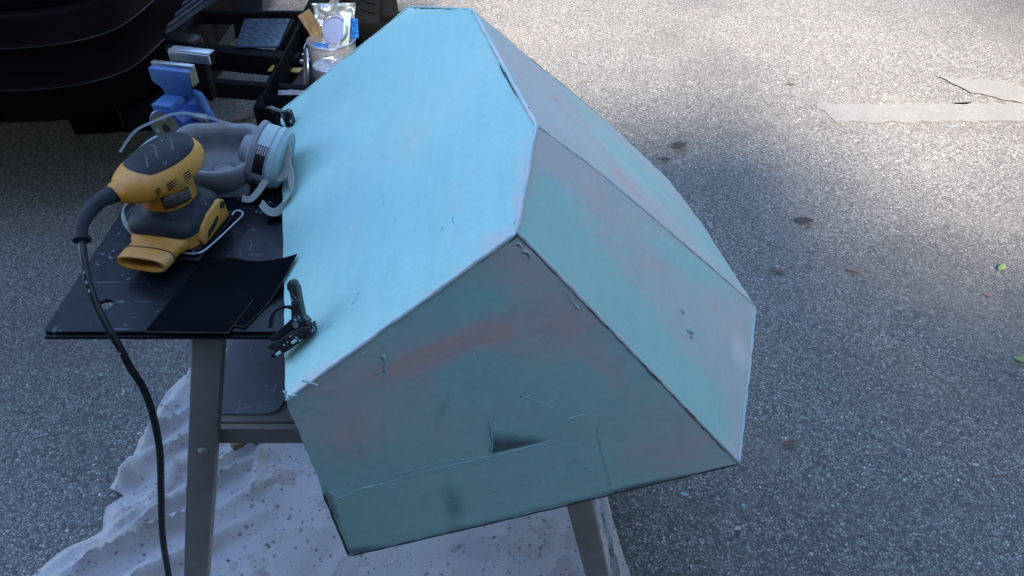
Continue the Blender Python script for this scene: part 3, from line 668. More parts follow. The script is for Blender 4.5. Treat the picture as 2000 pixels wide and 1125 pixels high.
def rrect(x0, y0, x1, y1, r, n=5):
    out = []
    for cx, cy, a0 in ((x1 - r, y1 - r, 0), (x0 + r, y1 - r, 90), (x0 + r, y0 + r, 180), (x1 - r, y0 + r, 270)):
        out += [(cx + r * math.cos(R(a0 + 90 * k / n)), cy + r * math.sin(R(a0 + 90 * k / n))) for k in range(n + 1)]
    return out
top = plate('tabletop', rrect(-.584, .732, .10, 1.248, .004), [circ(-.526, .783, .0105), circ(-.349, .968, .0115), circ(-.552, 1.12, .0105)], TZ - .005, TZ, MA['plate'], WB)
MB().box((-.242, .7315, TZ - .0082), (.684, .006, .0055), bevel=.0015).build('front_lip', MA['plate'], WB, ws=True)
MB().box((-.20, .985, TZ - .024), (.50, .42, .036), bevel=.004).build('clamp_frame', MA['black'], WB, ws=True)
def leg(x0, x1, y0, y1):
    a, b = Vector((x0, y0, TZ - .012)), Vector((x1, y1, .012)); d = (b - a).normalized()
    mb = MB(); w = Vector((1, 0, -d.x / d.z)).normalized() * .0195; t = Vector((0, .013, 0))
    mb.rings([[p - w - t, p + w - t, p + w + t, p - w + t] for p in (a, a.lerp(b, .5), b)])
    bmesh.ops.bevel(mb.bm, geom=[e for e in mb.bm.edges if e.calc_length() > .2], offset=.004, segments=3, affect='EDGES', profile=.5)
    L_ = mb.build('leg', MA['steel'], WB, ws=True)
    MB().box((b.x, b.y, .010), (.05, .034, .02), bevel=.004).build('rubber_foot', MA['blackp'], L_, ws=True)
    return L_, a, b
l1, a1, b1 = leg(-.386, -.607, .757, .757); leg(.030, .190, .757, .757); leg(-.386, -.607, 1.20, 1.20); leg(.030, .190, 1.20, 1.20)
pv = a1.lerp(b1, (a1.z - .565) / (a1.z - b1.z))
MB().lathe([(.0001, .0), (.0085, .0), (.008, .002), (.005, .0045), (.0001, .0055)], 20, Matrix.Translation((pv.x + .003, pv.y - .0131, .565)) @ Euler((R(90), 0, 0)).to_matrix().to_4x4()).build('rivet', MA['steel'], l1, ws=True)
MB().box((-.195, .775, .568), (.50, .012, .034), bevel=.003).build('crossbar', MA['steel'], WB, ws=True)
MB().box((-.195, 1.19, .568), (.50, .012, .034), bevel=.003).build('crossbar', MA['steel'], WB, ws=True)
plate('shelf_frame', rrect(-.462, .782, .10, 1.184, .006), [], .575, .586, MA['steel'], WB)
sh = plate('shelf', rrect(-.455, .795, -.345, 1.175, .022), [], .5865, .5895, MA['shelf'], WB)
plate('shelf', rrect(-.338, .795, .09, 1.175, .022), [], .5865, .5895, MA['shelf'], WB)

# ------------------------------------------------------------------ canvas drop cloth on the asphalt
def dist_seg(p, a, b):
    ab = b - a; t = max(0, min(1, (p - a).dot(ab) / ab.length_squared)); return (p - a - ab * t).length
outline = [(-.815, 1.435), (-.846, 1.387), (-.866, 1.322), (-.866, 1.242), (-.871, 1.159), (-.886, 1.075), (-.851, 1.055), (-.878, 1.022), (-.862, .971), (-.893, .945), (-.928, .914), (-.955, .872), (-1.0, .80), (-1.02, .62), (-.9, .45), (-.4, .42), (.1, .45), (.25, .5), (.262, .65), (.25, .78), (.238, .876), (.229, .928), (.219, .99), (.210, 1.065), (.20, 1.25), (.15, 1.5), (-.1, 1.58), (-.5, 1.56), (-.74, 1.50)]
folds = [([(-.861, 1.095), (-.848, 1.22), (-.838, 1.31), (-.803, 1.417), (-.70, 1.5)], .020, .035), ([(-.85, .985), (-.785, 1.03), (-.728, 1.166), (-.66, 1.3)], .020, .030), ([(-.93, .89), (-.85, .955), (-.774, 1.005), (-.708, 1.082), (-.60, 1.2)], .018, .026),
    ([(-.581, 1.21), (-.574, 1.14), (-.565, 1.06)], .012, .020), ([(-.82, 1.15), (-.76, 1.25), (-.72, 1.38)], .015, .018), ([(-.80, 1.08), (-.74, 1.14), (-.69, 1.25)], .012, .014), ([(-.9, .85), (-.76, .93), (-.66, 1.0)], .016, .016), ([(-.75, .86), (-.62, .98), (-.55, 1.1)], .03, .010),
    ([(.196, 1.10), (.203, 1.0), (.214, .9), (.222, .75)], .0065, .020), ([(.178, 1.10), (.184, 1.0), (.193, .9), (.2, .75)], .0065, .022), ([(.160, 1.1), (.163, 1.0), (.170, .9), (.175, .75)], .007, .018), ([(-.3, .9), (-.1, .95), (.1, .94)], .03, .006), ([(-.45, .86), (-.40, 1.0), (-.42, 1.2)], .03, .007)]
FS = [[(Vector(a), Vector(b), w, h_) for a, b in zip(f[:-1], f[1:])] for f, w, h_ in folds]
OSEG = [(Vector(outline[i]), Vector(outline[(i + 1) % len(outline)])) for i in range(len(outline))]
def cloth_h(p):
    z = .007
    for f in FS:
        d = min(dist_seg(p, a, b) for a, b, _, _ in f); w, h_ = f[0][2], f[0][3]
        if d < 3 * w: z += 1.5 * h_ * math.exp(-(d / (w * .85)) ** 2) * (.7 + .6 * noise.noise(Vector((p.x * 9, p.y * 9, w * 100))))
    c = max(0, min(1, (-.48 - p.x) / .25))
    al, ac = p.x * .745 + p.y * .667, p.x * .667 - p.y * .745       # folds run along this diagonal
    ac += .02 * noise.noise(Vector((al * 4, ac * 4, 1.0)))
    rg_ = 1 - abs(noise.noise(Vector((al * 1.2, ac * 9, 4.0)))) * 2.4; z += .050 * c * max(0, rg_) ** 3
    rg_ = 1 - abs(noise.noise(Vector((al * 3.0, ac * 24, 8.0)))) * 2.6; z += (.009 * c + .002) * max(0, rg_) ** 3
    z += (.004 * c + .003) * (noise.noise(Vector((p.x * 16, p.y * 11, 2))) + .5 * noise.noise(Vector((p.x * 36, p.y * 27, 5)))) * .8 + .002
    e_ = min(dist_seg(p, a, b) for a, b in OSEG); k_ = min(1, e_ / .05); k_ = .3 + .7 * k_ * k_ * (3 - 2 * k_)
    return max(.007 + (z - .007) * k_, .0055)
random.seed(5); P2 = []; OL = [Vector(p) for p in outline]
for i in range(len(OL)):
    a, b = OL[i], OL[(i + 1) % len(OL)]; k = max(1, int((b - a).length / .010))
    for q in range(k):
        p = a.lerp(b, q / k); P2.append(p + Vector((noise.noise(Vector((p.x * 30, p.y * 30, 0))), noise.noise(Vector((p.x * 30, p.y * 30, 9))))) * .003)
nb = len(P2); edges_ = [(i, (i + 1) % nb) for i in range(nb)]
x = -1.03
while x < .28:
    yy = .40
    st = .0075 if (x < -.5 or x > .12) else .016
    while yy < 1.6:
        P2.append(Vector((x + random.uniform(-.002, .002), yy + random.uniform(-.002, .002)))); yy += st * 1.4
    x += st
vs, es, fs, *_ = delaunay_2d_cdt([Vector(p) for p in P2], edges_, [], 1, 1e-5)
mb = MB(); mb.add([(v.x, v.y, cloth_h(Vector((v.x, v.y)))) for v in vs], fs)
bmesh.ops.delete(mb.bm, geom=[v for v in mb.bm.verts if not v.link_faces], context='VERTS')
dc = mb.build('drop_cloth', MA['cloth'], None, True, 80)
sm = dc.modifiers.new('thickness', 'SOLIDIFY'); sm.thickness = .0016; sm.offset = 1
tag(dc, 'crumpled paint-stained white canvas drop cloth on the asphalt under the bench', 'drop cloth')
wb_ = MB(); wb_.prism([(-.045, -.011), (-.03, -.013), (.045, -.011), (.046, .009), (-.02, .013), (-.042, .008)], (0, 0, 1), .018, (0, 0, .009), bevel=.0025)
wo = wb_.build('wood_block', MA['wood']); wo.location = (-.612, 1.20, .030); wo.rotation_euler = (0, .25, R(50)); tag(wo, 'short dirty yellow wood block on the drop cloth below the bench crossbar', 'wood block')

# ------------------------------------------------------------------ palm sander (local +y = front, -y = cord and dust port)
SD = empty('palm_sander', (-.472, .931, TZ + .0035), 'worn yellow and black corded palm sander standing on the sandpaper', 'sander', rz=R(79 - 90)); SD.scale = (1.06, 1.06, .90)
mb = MB(); mb.box((0, .002, .003), (.104, .110, .006), bevel=.002); mb.build('sanding_pad', MA['rubber'], SD)
mb = MB(); mb.box((0, .002, .0095), (.098, .104, .005), bevel=.0015); mb.box((.044, -.03, .014), (.012, .03, .006), bevel=.001); mb.box((.045, .025, .014), (.01, .02, .006), bevel=.001); mb.box((0, 0, .015), (.07, .07, .008)); mb.build('base_plate', MA['blackp'], SD)
for q in range(5): MB().lathe([(.0001, 0), (.0035, 0), (.0032, .003), (.0001, .0035)], 10, Matrix.Translation((.044, -.044 + .012 * q, .0118))).build('screw', MA['bare'], SD)
mb = MB(); mb.tube(spline([(.030, -.052, .015), (.052, -.047, .014), (.060, -.02, .013), (.066, .028, .012), (.068, .045, .012), (.064, .051, .014), (.058, .048, .017), (.058, .036, .018)], 5), .0014, 8); mb.build('paper_clamp_wire', MA['bare'], SD)
mb = MB(); mb.tube(spline([(-.030, -.054, .018), (-.046, -.066, .020), (-.052, -.078, .021), (-.044, -.086, .022), (-.032, -.084, .023)], 5), .0015, 8); mb.build('paper_clamp_wire', MA['blackp'], SD)
def dzs(x, y): return 0.0
seg = 56
low = lambda x, y: .006 * (1 if x > .03 else 0) * max(0, math.cos(y * 60))
mb = MB(); mb.rings([sup(0, 0, .0135, .0445, .0455, 5, seg), sup(0, 0, .016, .047, .048, 5, seg), sup(0, 0, .030, .0478, .0488, 4.6, seg), sup(0, 0, .043, .0472, .048, 4.4, seg), sup(0, 0, .046, .0455, .0462, 4.2, seg)])
mb.build('lower_housing', MA['yellow'], SD)
# yellow side guard with a recessed slot, on the right and left flank
for s in (1, -1):
    mb = MB(); mb.prism([(-.030, .0), (-.034, .014), (-.026, .030), (-.005, .038), (.026, .040), (.036, .034), (.040, .0)], (1, 0, 0), .010, (s * .0475, 0, .014), (0, 1, 0), (0, 0, 1), bevel=.0025)
    g = mb.build('side_guard', MA['yellow2'], SD)
    MB().prism([(-.022, .004), (-.016, .014), (.010, .021), (.014, .018), (.004, .010)], (1, 0, 0), .003, (s * .0522, 0, .015), (0, 1, 0), (0, 0, 1), bevel=.0008).build('slot', MA['hole'], g)
    MB().lathe([(.0001, 0), (.006, 0), (.0055, .002), (.0001, .0022)], 16, Matrix.Translation((s * .0515, .028, .043)) @ Euler((0, s * R(90), 0)).to_matrix().to_4x4()).build('screw_recess', MA['hole'], g)
mb = MB(); mb.rings([sup(0, 0, .0355, .0475, .0482, 4.4, seg), sup(0, 0, .0375, .0496, .0503, 4.2, seg), sup(0, 0, .045, .0500, .0506, 4.0, seg), sup(0, 0, .053, .0482, .0488, 3.6, seg), sup(0, 0, .059, .0445, .0452, 3.0, seg), sup(0, 0, .0635, .0392, .0405, 2.5, seg), sup(0, 0, .0655, .0362, .0385, 2.2, seg), sup(0, 0, .0725, .0338, .036, 2.0, seg)])
mb.build('rubber_boot', MA['rubber'], SD)
mb = MB(); mb.lathe([(.0001, .0768)] + [(.0, .0768)], 4) if False else None
mb = MB(); mb.rings([sup(0, 0, .068, .0318, .0345, 2.1, seg), sup(0, 0, .0720, .0326, .0354, 2.1, seg), sup(0, 0, .096, .0318, .0350, 2.1, seg), sup(0, -.001, .108, .0325, .040, 2.1, seg), sup(0, -.003, .114, .036, .050, 2.2, seg)])
mb.build('neck', MA['yellow'], SD)
HZR = R(-26)
HPROF = [(.100, .026, .033), (.1065, .036, .050), (.114, .0412, .0590), (.123, .0425, .0615), (.132, .0412, .0598), (.140, .0372, .0555), (.1465, .0300, .0470), (.1510, .0205, .0340), (.1532, .0100, .0170), (.1538, .003, .005)]
def head_ring(t, g=0.0):
    i = min(int(t), len(HPROF) - 2); f = t - i; q0, q1, q2, q3 = HPROF[max(i - 1, 0)], HPROF[i], HPROF[i + 1], HPROF[min(i + 2, len(HPROF) - 1)]
    z, rx, ry = [.5 * (2 * b + (c - a) * f + (2 * a - 5 * b + 4 * c - d) * f * f + (3 * b - a - 3 * c + d) * f ** 3) for a, b, c, d in zip(q0, q1, q2, q3)]
    return [Vector((p.x * (1 + .10 * (p.y / .06)), p.y, p.z + .010 * (p.y / .06))) for p in sup(0, -.004, z + g, rx + g, ry + g, 2.25, 64)]
mb = MB(); mb.rings([head_ring(k / 4) for k in range(0, 37)]); HD = mb.build('head', MA['yellow2'], SD, True, 60); HD.rotation_euler.z = HZR
def padr(t, g): return [Vector((p.x * .97, p.y * .90 + .003, p.z - .0006 + .0014 * (1 - (p.x / .035) ** 2))) for p in head_ring(t, g)]
mb = MB(); mb.rings([padr(5.3, -.002), padr(5.35, .0012)] + [padr(5.5 + k / 5, .0022) for k in range(0, 18)])
hp = mb.build('head_grip_pad', MA['rubber'], SD, True, 50); hp.rotation_euler.z = HZR
for dy, dx in ((-.020, .004), (-.002, -.002), (.018, .003)):
    P = [(-.020 + .04 * k / 8 + dx, dy + .006 * math.sin(k * .55), .1572 - 9.0 * (-.020 + .04 * k / 8) ** 2 + .010 * (dy / .06) - 3.2 * dy * dy) for k in range(9)]
    MB().tube(P, [.0004] + [.0013] * 7 + [.0004], 6, flat=.6).build('grip_groove', MA['blackp'], hp)
# vent slots on both flanks
for s in (1, -1):
    for r_ in range(3):
        for c_, (y0, ln) in enumerate(((-.034, .011), (-.020, .018), (.004, .010))):
            y = y0 + ln / 2; z = .1185 + r_ * .0042 + .010 * (y / .06); zz = .1185 + r_ * .0042
            k = max(0.05, 1 - (abs(y + .004) / .0615) ** 2.25) ** (1 / 2.25); hx = (.0424 - abs(zz - .123) * .05) * (1 + .10 * y / .06) * k + .0003
            MB().box((s * (hx - .0004), y, z), (.0018, ln, .0016), rot=(R(9.5), 0, -s * .18 * (y + .004) / .03), bevel=.0004).build('vent_slot', MA['hole'], HD)
def neck_patch(name, a0, a1, z0, z1, off, mat):
    pts = []; n_ = 14
    bm = bmesh.new()
    g = [[bm.verts.new(((.0322 + off) * math.cos(a0 + (a1 - a0) * i / n_), (.0351 + off) * math.sin(a0 + (a1 - a0) * i / n_), z0 + (z1 - z0) * j / 3)) for i in range(n_ + 1)] for j in range(4)]
    for j in range(3):
        for i in range(n_): bm.faces.new((g[j][i], g[j][i + 1], g[j + 1][i + 1], g[j + 1][i]))
    o = link_mesh(name, bm, mat, SD, True, 60); s_ = o.modifiers.new('th', 'SOLIDIFY'); s_.thickness = .0008; s_.offset = 1; return o
neck_patch('rating_label', R(-68), R(-5), .0770, .0985, .0011, MA['labeld'])
# dust port
PT = []
def oblong(y, w, h_, zc): return [Vector((p.x, y, p.y)) for p in sup(0, zc, 0, w, h_, 3.0, 40)]
mb = MB(); mb.rings([oblong(-.036, .039, .0145, .0265), oblong(-.050, .0385, .0140, .0258), oblong(-.056, .0332, .0130, .0245), oblong(-.0715, .0326, .0127, .0240)], capend=False); mb.build('dust_duct', MA['yellow'], SD)
mb = MB(); mb.rings([oblong(-.0715, .0310, .0095, .0240), oblong(-.0725, .0340, .0136, .0240), oblong(-.091, .0330, .0132, .0240), oblong(-.0925, .0322, .0125, .0240), oblong(-.0925, .0292, .0098, .0240), oblong(-.080, .0280, .0090, .0240), oblong(-.068, .024, .0080, .0240)], capstart=False)
po = mb.build('dust_port', MA['yellow2'], SD)
mb = MB(); mb.rings([oblong(-.0712, .0347, .0142, .0240), oblong(-.0728, .0347, .0142, .0240)]); mb.build('seal_ring', MA['blackp'], SD)
# cord boss, strain relief and cord (one continuous run down to the ground)
mb = MB(); mb.tube([(0, -.050, .118), (0, -.062, .1165), (0, -.067, .1160)], [.0180, .0172, .0150], 24); mb.build('cord_boss', MA['yellow'], SD).rotation_euler.z = HZR
W = lambda p: Vector(p)
M_sd = Matrix.Translation(SD.location) @ SD.rotation_euler.to_matrix().to_4x4() @ Matrix.Diagonal((*SD.scale, 1))
c0 = M_sd @ Matrix.Rotation(HZR, 4, 'Z') @ Vector((0, -.060, .116))

cp = [c0, c0.lerp(Vector((-.526, .830, .930)), .5) + Vector((-.004, 0, .003)), Vector((-.527, .830, .929)), Vector((-.528, .805, .925)), Vector((-.524, .788, .916))]
rl = spline(cp, 6); rr = [.0115 - .0045 * (i / (len(rl) - 1)) for i in range(len(rl))]
mb = MB(); mb.tube(rl, rr, 16); e_ = rl[-1]; d_ = (rl[-1] - rl[-2]).normalized(); mb.tube([e_ - d_ * .004, e_ - d_ * .0015, e_ + d_ * .0015, e_ + d_ * .004], [.007, .0108, .0108, .007], 16); mb.build('strain_relief', MA['rubber'], SD, ws=True)
cw = spline([e_ + d_ * .001, (-.518, .767, .899), (-.514, .752, .881), (-.506, .737, .857), (-.495, .7225, .834), (-.485, .714, .806), (-.4785, .708, .775), (-.470, .703, .74), (-.4712, .700, .69), (-.482, .698, .62), (-.505, .696, .53), (-.533, .695, .42), (-.556, .695, .30), (-.585, .69, .15), (-.62, .66, .045), (-.70, .58, .018), (-.85, .48, .016)], 8)
MB().tube(cw, .0048, 12).build('power_cord', MA['cordrubber'], SD, ws=True)
for t_ in (.10, .13, .155):
    p = cw[int(len(cw) * t_)]; MB().tube([p + Vector((.0006, -.0042, .003)), p + Vector((.0006, -.0048, 0)), p + Vector((.0004, -.0042, -.003))], [.0006, .0016, .0006], 6).build('paint_spot', MA['flakew'], SD, ws=True)

# ------------------------------------------------------------------ sandpaper sheets
def sheet(pts, z0, curl, seed, label):
    """sheet through four corners, each with a corner lift"""
    n_ = 26; bm = bmesh.new(); g = {}
    a, b, c, d = [Vector((*p, 0)) for p in pts]
    for i in range(n_ + 1):
        for j in range(n_ + 1):
            u, v = i / n_, j / n_; p = (a * (1 - u) + b * u) * (1 - v) + (d * (1 - u) + c * u) * v
            z = z0 + sum(h_ * max(0, 1 - math.hypot(u - cu, v - cv) / rd) ** 1.6 for cu, cv, h_, rd in curl) + .0008 * noise.noise(Vector((u * 3, v * 3, seed)))
            g[i, j] = bm.verts.new((p.x + noise.noise(Vector((u * 40, v * 40, seed))) * .0007, p.y, z))
    for i in range(n_):
        for j in range(n_): bm.faces.new((g[i, j], g[i + 1, j], g[i + 1, j + 1], g[i, j + 1]))
    top_ = bm.faces[:]; ex = bmesh.ops.extrude_face_region(bm, geom=top_)
    bmesh.ops.translate(bm, vec=(0, 0, .0009), verts=[x for x in ex['geom'] if isinstance(x, bmesh.types.BMVert)])
    bmesh.ops.recalc_face_normals(bm, faces=bm.faces[:])
    for f in bm.faces:
        if abs(f.normal.z) < .5: f.material_index = 1
    o = link_mesh('sandpaper_sheet', bm, [MA['paper'], MA['paperedge']], None, True, 40); return tag(o, label, 'sandpaper', 'sandpaper sheets on the bench')
sheet([(-.395, .882), (-.286, .850), (-.334, .737), (-.432, .765)], TZ + .0008, [(1, 0, .030, .75), (1, 1, .002, .4)], 3, 'black sandpaper offcut whose curled corner overlaps the aqua shell')
sheet([(-.455, .7285), (-.352, .7265), (-.318, .856), (-.424, .880)], TZ + .0024, [(1, 1, .004, .5)], 8, 'large black sandpaper sheet under the sander at the bench front edge')

# ------------------------------------------------------------------ half-face respirator
RS = empty('respirator', (-.445, 1.10, TZ), 'grey half-face respirator with pale round cartridges lying behind the sander', 'respirator')
def seal(t, s=1.0):
    c_, s_ = math.cos(t), math.sin(t); e = 2.7 if s_ > 0 else 2.05
    u = .066 * math.copysign(abs(c_) ** (2 / e), c_) * (1 + .06 * s_); v = .056 * math.copysign(abs(s_) ** (2 / e), s_) + (.010 * math.exp(-(u / .016) ** 2) + .004 * abs(u) / .06 if s_ > .2 else 0)
    return Vector((u * s, v * s, 0))
fr = Matrix.Translation((-.446, 1.066, TZ + .066)) @ Euler((R(13), R(3), R(5))).to_matrix().to_4x4()
def mring(s, dz, dv=0.0): return [fr @ (seal(2 * math.pi * k / 56, s) + Vector((0, dv, dz - (.010 * math.exp(-(seal(2 * math.pi * k / 56).x / .03) ** 2) if seal(2 * math.pi * k / 56).y > .03 and dz > -.02 else 0)))) for k in range(56)]
mb = MB(); mb.rings([mring(.55, -.060, -.004), mring(.80, -.052), mring(.98, -.034), mring(1.06, -.014), mring(1.06, -.003), mring(1.02, .003), mring(.95, .004), mring(.86, -.001), mring(.80, -.010), mring(.79, -.016)], capend=False)
mb.build('face_seal', MA['silicone'], RS, True, 70, ws=True)
MB().rings([mring(.80, -.0145), mring(.785, -.022), mring(.74, -.036), mring(.55, -.046), mring(.28, -.049)], capstart=False).build('inner_cup', MA['silicone2'], RS, True, 70, ws=True)
MB().rings([mring(.30, -.0485), mring(.20, -.044), mring(.15, -.045)]).build('inlet_valve', MA['silicone2'], RS, ws=True)
# chin exhaust valve cover below
MB().lathe([(.0001, 0), (.026, 0), (.030, .004), (.030, .012), (.024, .017), (.0001, .018)], 28, Matrix.Translation((-.432, 1.052, TZ + .012)) @ Euler((R(80), 0, R(4))).to_matrix().to_4x4()).build('exhaust_cover', MA['cartgrey'], RS, ws=True)
def cartridge(c, ax, label_ang, labelled=True):
    c = Vector(c)
    q = Vector((0, 0, 1)).rotation_difference(Vector(ax).normalized()).to_matrix().to_4x4(); M = Matrix.Translation(c) @ q; vc = q.to_3x3().inverted() @ (Vector((0.0, 0.0, 1.5)) - c); label_ang = math.atan2(vc.y, vc.x) + .25
    k = MB().lathe([(.020, -.040), (.024, -.028), (.046, -.022), (.0495, -.020), (.0495, -.014), (.047, -.012)], 48, M).build('cartridge_collar', MA['cartgrey'], RS, ws=True)
    b_ = MB().lathe([(.044, -.013), (.047, -.012), (.0475, .006), (.046, .008), (.0485, .009), (.0490, .016), (.0460, .019), (.0450, .024), (.0410, .027), (.0001, .028)], 48, M).build('cartridge', MA['cart'], RS, ws=True)
    if labelled:
        bm = bmesh.new(); n_ = 16; rows = [(-.0105, .0482), (.0052, .0484)]
        g = [[bm.verts.new(M @ Vector((r_ * math.cos(label_ang + .95 * (i / n_ - .5)), r_ * math.sin(label_ang + .95 * (i / n_ - .5)), z))) for i in range(n_ + 1)] for z, r_ in rows]
        for i in range(n_): bm.faces.new((g[0][i], g[0][i + 1], g[1][i + 1], g[1][i]))
        lb = link_mesh('cartridge_label', bm, MA['blackp'], b_, True, 60, True)
        for k_ in range(4):
            bm = bmesh.new(); z0 = -.0085 + .0036 * k_
            g = [[bm.verts.new(M @ Vector((.0488 * math.cos(label_ang + LS * (.18 + .26 * i / 6)), .0488 * math.sin(label_ang + LS * (.18 + .26 * i / 6)), z))) for i in range(7)] for z in (z0, z0 + .0016)]
            for i in range(6): bm.faces.new((g[0][i], g[0][i + 1], g[1][i + 1], g[1][i]))
            link_mesh('label_stripe', bm, MA['flakew'], b_, True, 60, True)
    return b_
LS = -1
cartridge((-.371, 1.072, TZ + .050), (.93, -.10, -.30), R(100))
cartridge((-.572, 1.135, TZ + .002), (-.45, -.05, .88), R(60), False)
MB().ribbon(spline([(-.613, 1.10, .855), (-.590, 1.115, .880), (-.565, 1.12, .893), (-.516, 1.12, .911), (-.474, 1.12, .906), (-.440, 1.13, .886)], 6), .004, (0, .35, 1), .0005).build('head_cradle', MA['clear'], RS, ws=True)
MB().ribbon(spline([(-.408, 1.020, .822), (-.392, 1.012, .826), (-.375, 1.020, .842), (-.362, 1.035, .862), (-.362, 1.060, .885), (-.349, 1.068, .893), (-.335, 1.055, .884), (-.337, 1.035, .862), (-.347, 1.030, .851), (-.360, 1.035, .852)], 6), .010, (.2, .6, .8), .0011).build('strap', MA['strap'], RS, ws=True)
MB().ribbon(spline([(-.340, 1.050, .878), (-.331, 1.030, .862), (-.328, 1.010, .846), (-.334, .990, .832), (-.348, .980, .824), (-.362, .986, .823), (-.374, 1.000, .826)], 6), .012, (.3, .5, .8), .0011).build('strap', MA['strap'], RS, ws=True)
MB().ribbon(spline([(-.500, 1.060, .824), (-.52, 1.03, .826), (-.545, 1.00, .836), (-.560, .965, .842), (-.556, .945, .832), (-.540, .930, .820)], 6), .012, (.5, -.2, .85), .0011).build('strap', MA['strap'], RS, ws=True)
MB().box((-.535, .968, TZ + .010), (.032, .045, .016), rot=(0, .1, .4), bevel=.004).build('strap_clip', MA['rag'], RS, ws=True)
MB().tube(spline([(-.50, 1.068, .824), (-.478, 1.058, .826), (-.462, 1.05, .830)], 4), .004, 8).build('strap_lug', MA['silicone2'], RS, ws=True)

# ------------------------------------------------------------------ bench vise
VZ = empty('bench_vise', (-.545, 1.205, TZ), 'small blue bench vise with steel jaws at the back of the bench', 'vise', rz=R(-14))
MB().lathe([(.034, 0), (.036, .002), (.036, .008), (.028, .012), (.020, .020), (.019, .034)], 32).build('swivel_base', MA['vblue'], VZ)
q = Matrix.Translation((0, -.046, .050)) @ Euler((R(90), 0, 0)).to_matrix().to_4x4()
mb = MB(); mb.lathe([(.0270, -.085), (.0285, -.06), (.0275, -.03), (.0290, -.008), (.0310, -.004), (.0310, 0), (.0285, .002), (.0262, .0022)], 40, q); mb.build('barrel', MA['vblue'], VZ)
dk = MB().lathe([(.0262, .0015), (.0262, .0032), (.0001, .0034)], 40, q).build('end_disc', MA['vdisc'], VZ)
for a in (80, 200, 320): MB().lathe([(.0035, .0), (.0035, .0055), (.0018, .0055), (.0001, .004)], 12, q @ Matrix.Translation((.017 * math.cos(R(a)), .017 * math.sin(R(a)), 0))).build('screw', MA['bare'], dk)
MB().lathe([(.007, 0), (.007, .0042), (.0001, .0043)], 16, q).build('screw_hole', MA['hole'], dk)
mb = MB(); mb.box((-.004, -.022, .079), (.034, .040, .014), bevel=.002); mb.build('slide_pad', MA['vblue2'], VZ)
mb = MB(); mb.prism([(-.036, .130), (.036, .130), (.036, .108), (.030, .104), (.022, .098), (.018, .085), (-.018, .085), (-.022, .098), (-.033, .104), (-.036, .108)], (0, 1, 0), .020, (0, .004, 0), (1, 0, 0), (0, 0, 1), bevel=.002); mb.build('moving_jaw', MA['vblue2'], VZ)
MB().box((0, .010, .1320), (.073, .010, .006), bevel=.001).build('jaw_plate', MA['bare'], VZ)
MB().box((.0367, .004, .117), (.0015, .019, .024)).build('jaw_cheek', MA['vdisc'], VZ)
mb = MB(); mb.box((.004, .060, .125), (.072, .016, .018), bevel=.002); mb.prism([(-.02, .05), (.02, .05), (.024, .118), (-.024, .118)], (0, 1, 0), .018, (.004, .060, 0), (1, 0, 0), (0, 0, 1), bevel=.002); mb.build('fixed_jaw', MA['black'], VZ)
mb = MB(); mb.box((.004, .0505, .127), (.074, .005, .016), bevel=.001); mb.box((.004, .060, .1355), (.074, .018, .003), bevel=.0008); mb.build('jaw_plate', MA['bare'], VZ)
mb = MB(); mb.prism([(.024, .090), (.036, .084), (.040, .060), (.046, .052), (.050, .030), (.042, .026), (.038, .046), (.030, .060)], (0, 1, 0), .012, (0, .012, 0), (1, 0, 0), (0, 0, 1), bevel=.002); mb.build('swivel_bracket', MA['vblue2'], VZ)
MB().tube([(.026, -.006, .052), (.046, -.008, .052), (.050, -.008, .052)], [.0075, .0075, .006], 16).build('lock_knob', MA['bare'], VZ)
MB().tube([(.030, -.012, .014), (.036, -.014, .030), (.037, -.014, .038)], [.004, .004, .0035], 10).build('lock_lever', MA['bare'], VZ)
MB().lathe([(.0001, 0), (.008, 0), (.008, .006), (.004, .010), (.0001, .010)], 6, Matrix.Translation((.030, -.016, .006))).build('bolt', MA['vblue'], VZ)

# ------------------------------------------------------------------ spring clamps
def clamp(loc, rz, label, tilt=0.0):
    e = empty('spring_clamp', loc, label, 'clamp', rz=rz, group='spring clamps on the shell edge'); e.rotation_euler = (tilt, 0, rz)
    ax, u, v = (0, 1, 0), (1, 0, 0), (0, 0, 1)
    MB().prism([(-.0075, .058), (-.0035, .0635), (.0005, .0615), (.0055, .053), (.0085, .036), (.0125, .016), (.020, .009), (.019, -.002), (.002, -.006), (-.002, .004), (-.002, .036), (-.0045, .047), (-.0078, .051)], ax, .020, (.004, 0, .006), u, v, bevel=.0012).build('handle', MA['clampb'], e)
    MB().prism([(.002, .014), (-.008, .004), (-.028, -.014), (-.031, -.018), (-.028, -.022), (-.017, -.018), (-.006, -.010), (.006, -.002), (.010, .006)], ax, .019, (.002, .004, .006), u, v, bevel=.0011).build('handle', MA['blackp'], e)
    MB().ribbon(spline([(-.027, -.004, .004), (-.024, -.004, .020), (-.015, -.004, .0295), (-.004, -.004, .0325), (.004, -.004, .030)], 5), .012, (0, 1, 0), .0012).build('spring', MA['black'], e)
    MB().tube([(.009, -.0125, .010), (.009, .0125, .010)], .004, 14).build('pivot_pin', MA['bare'], e)
    MB().prism([(.030, .012), (.033, .000), (.020, -.012), (-.004, -.030), (-.022, -.040), (-.026, -.035), (-.020, -.030), (-.030, -.026), (-.028, -.020), (-.010, -.012), (.004, -.002), (.016, .004), (.026, .006)], ax, .017, (.0, -.003, .003), u, v, bevel=.001).build('jaw', MA['clampb'], e)
    for k in range(4):
        MB().box((-.014 + .0105 * k, -.0125, -.029 + .0085 * k), (.008, .006, .004), rot=(0, -.65, .2), bevel=.001).build('jaw_pad', MA['blackp'] if k % 2 else MA['ridge'], e)
    return e
clamp((-.258, .690, TZ + .041), R(-4), 'black spring clamp on the shell edge at the bench front, handle pointing up', R(-32)).scale = (.88, .88, .88)
c2 = clamp((-.386, 1.222, TZ + .022), R(18), 'black spring clamp at the back of the bench, half hidden by the respirator cartridge', R(-10))
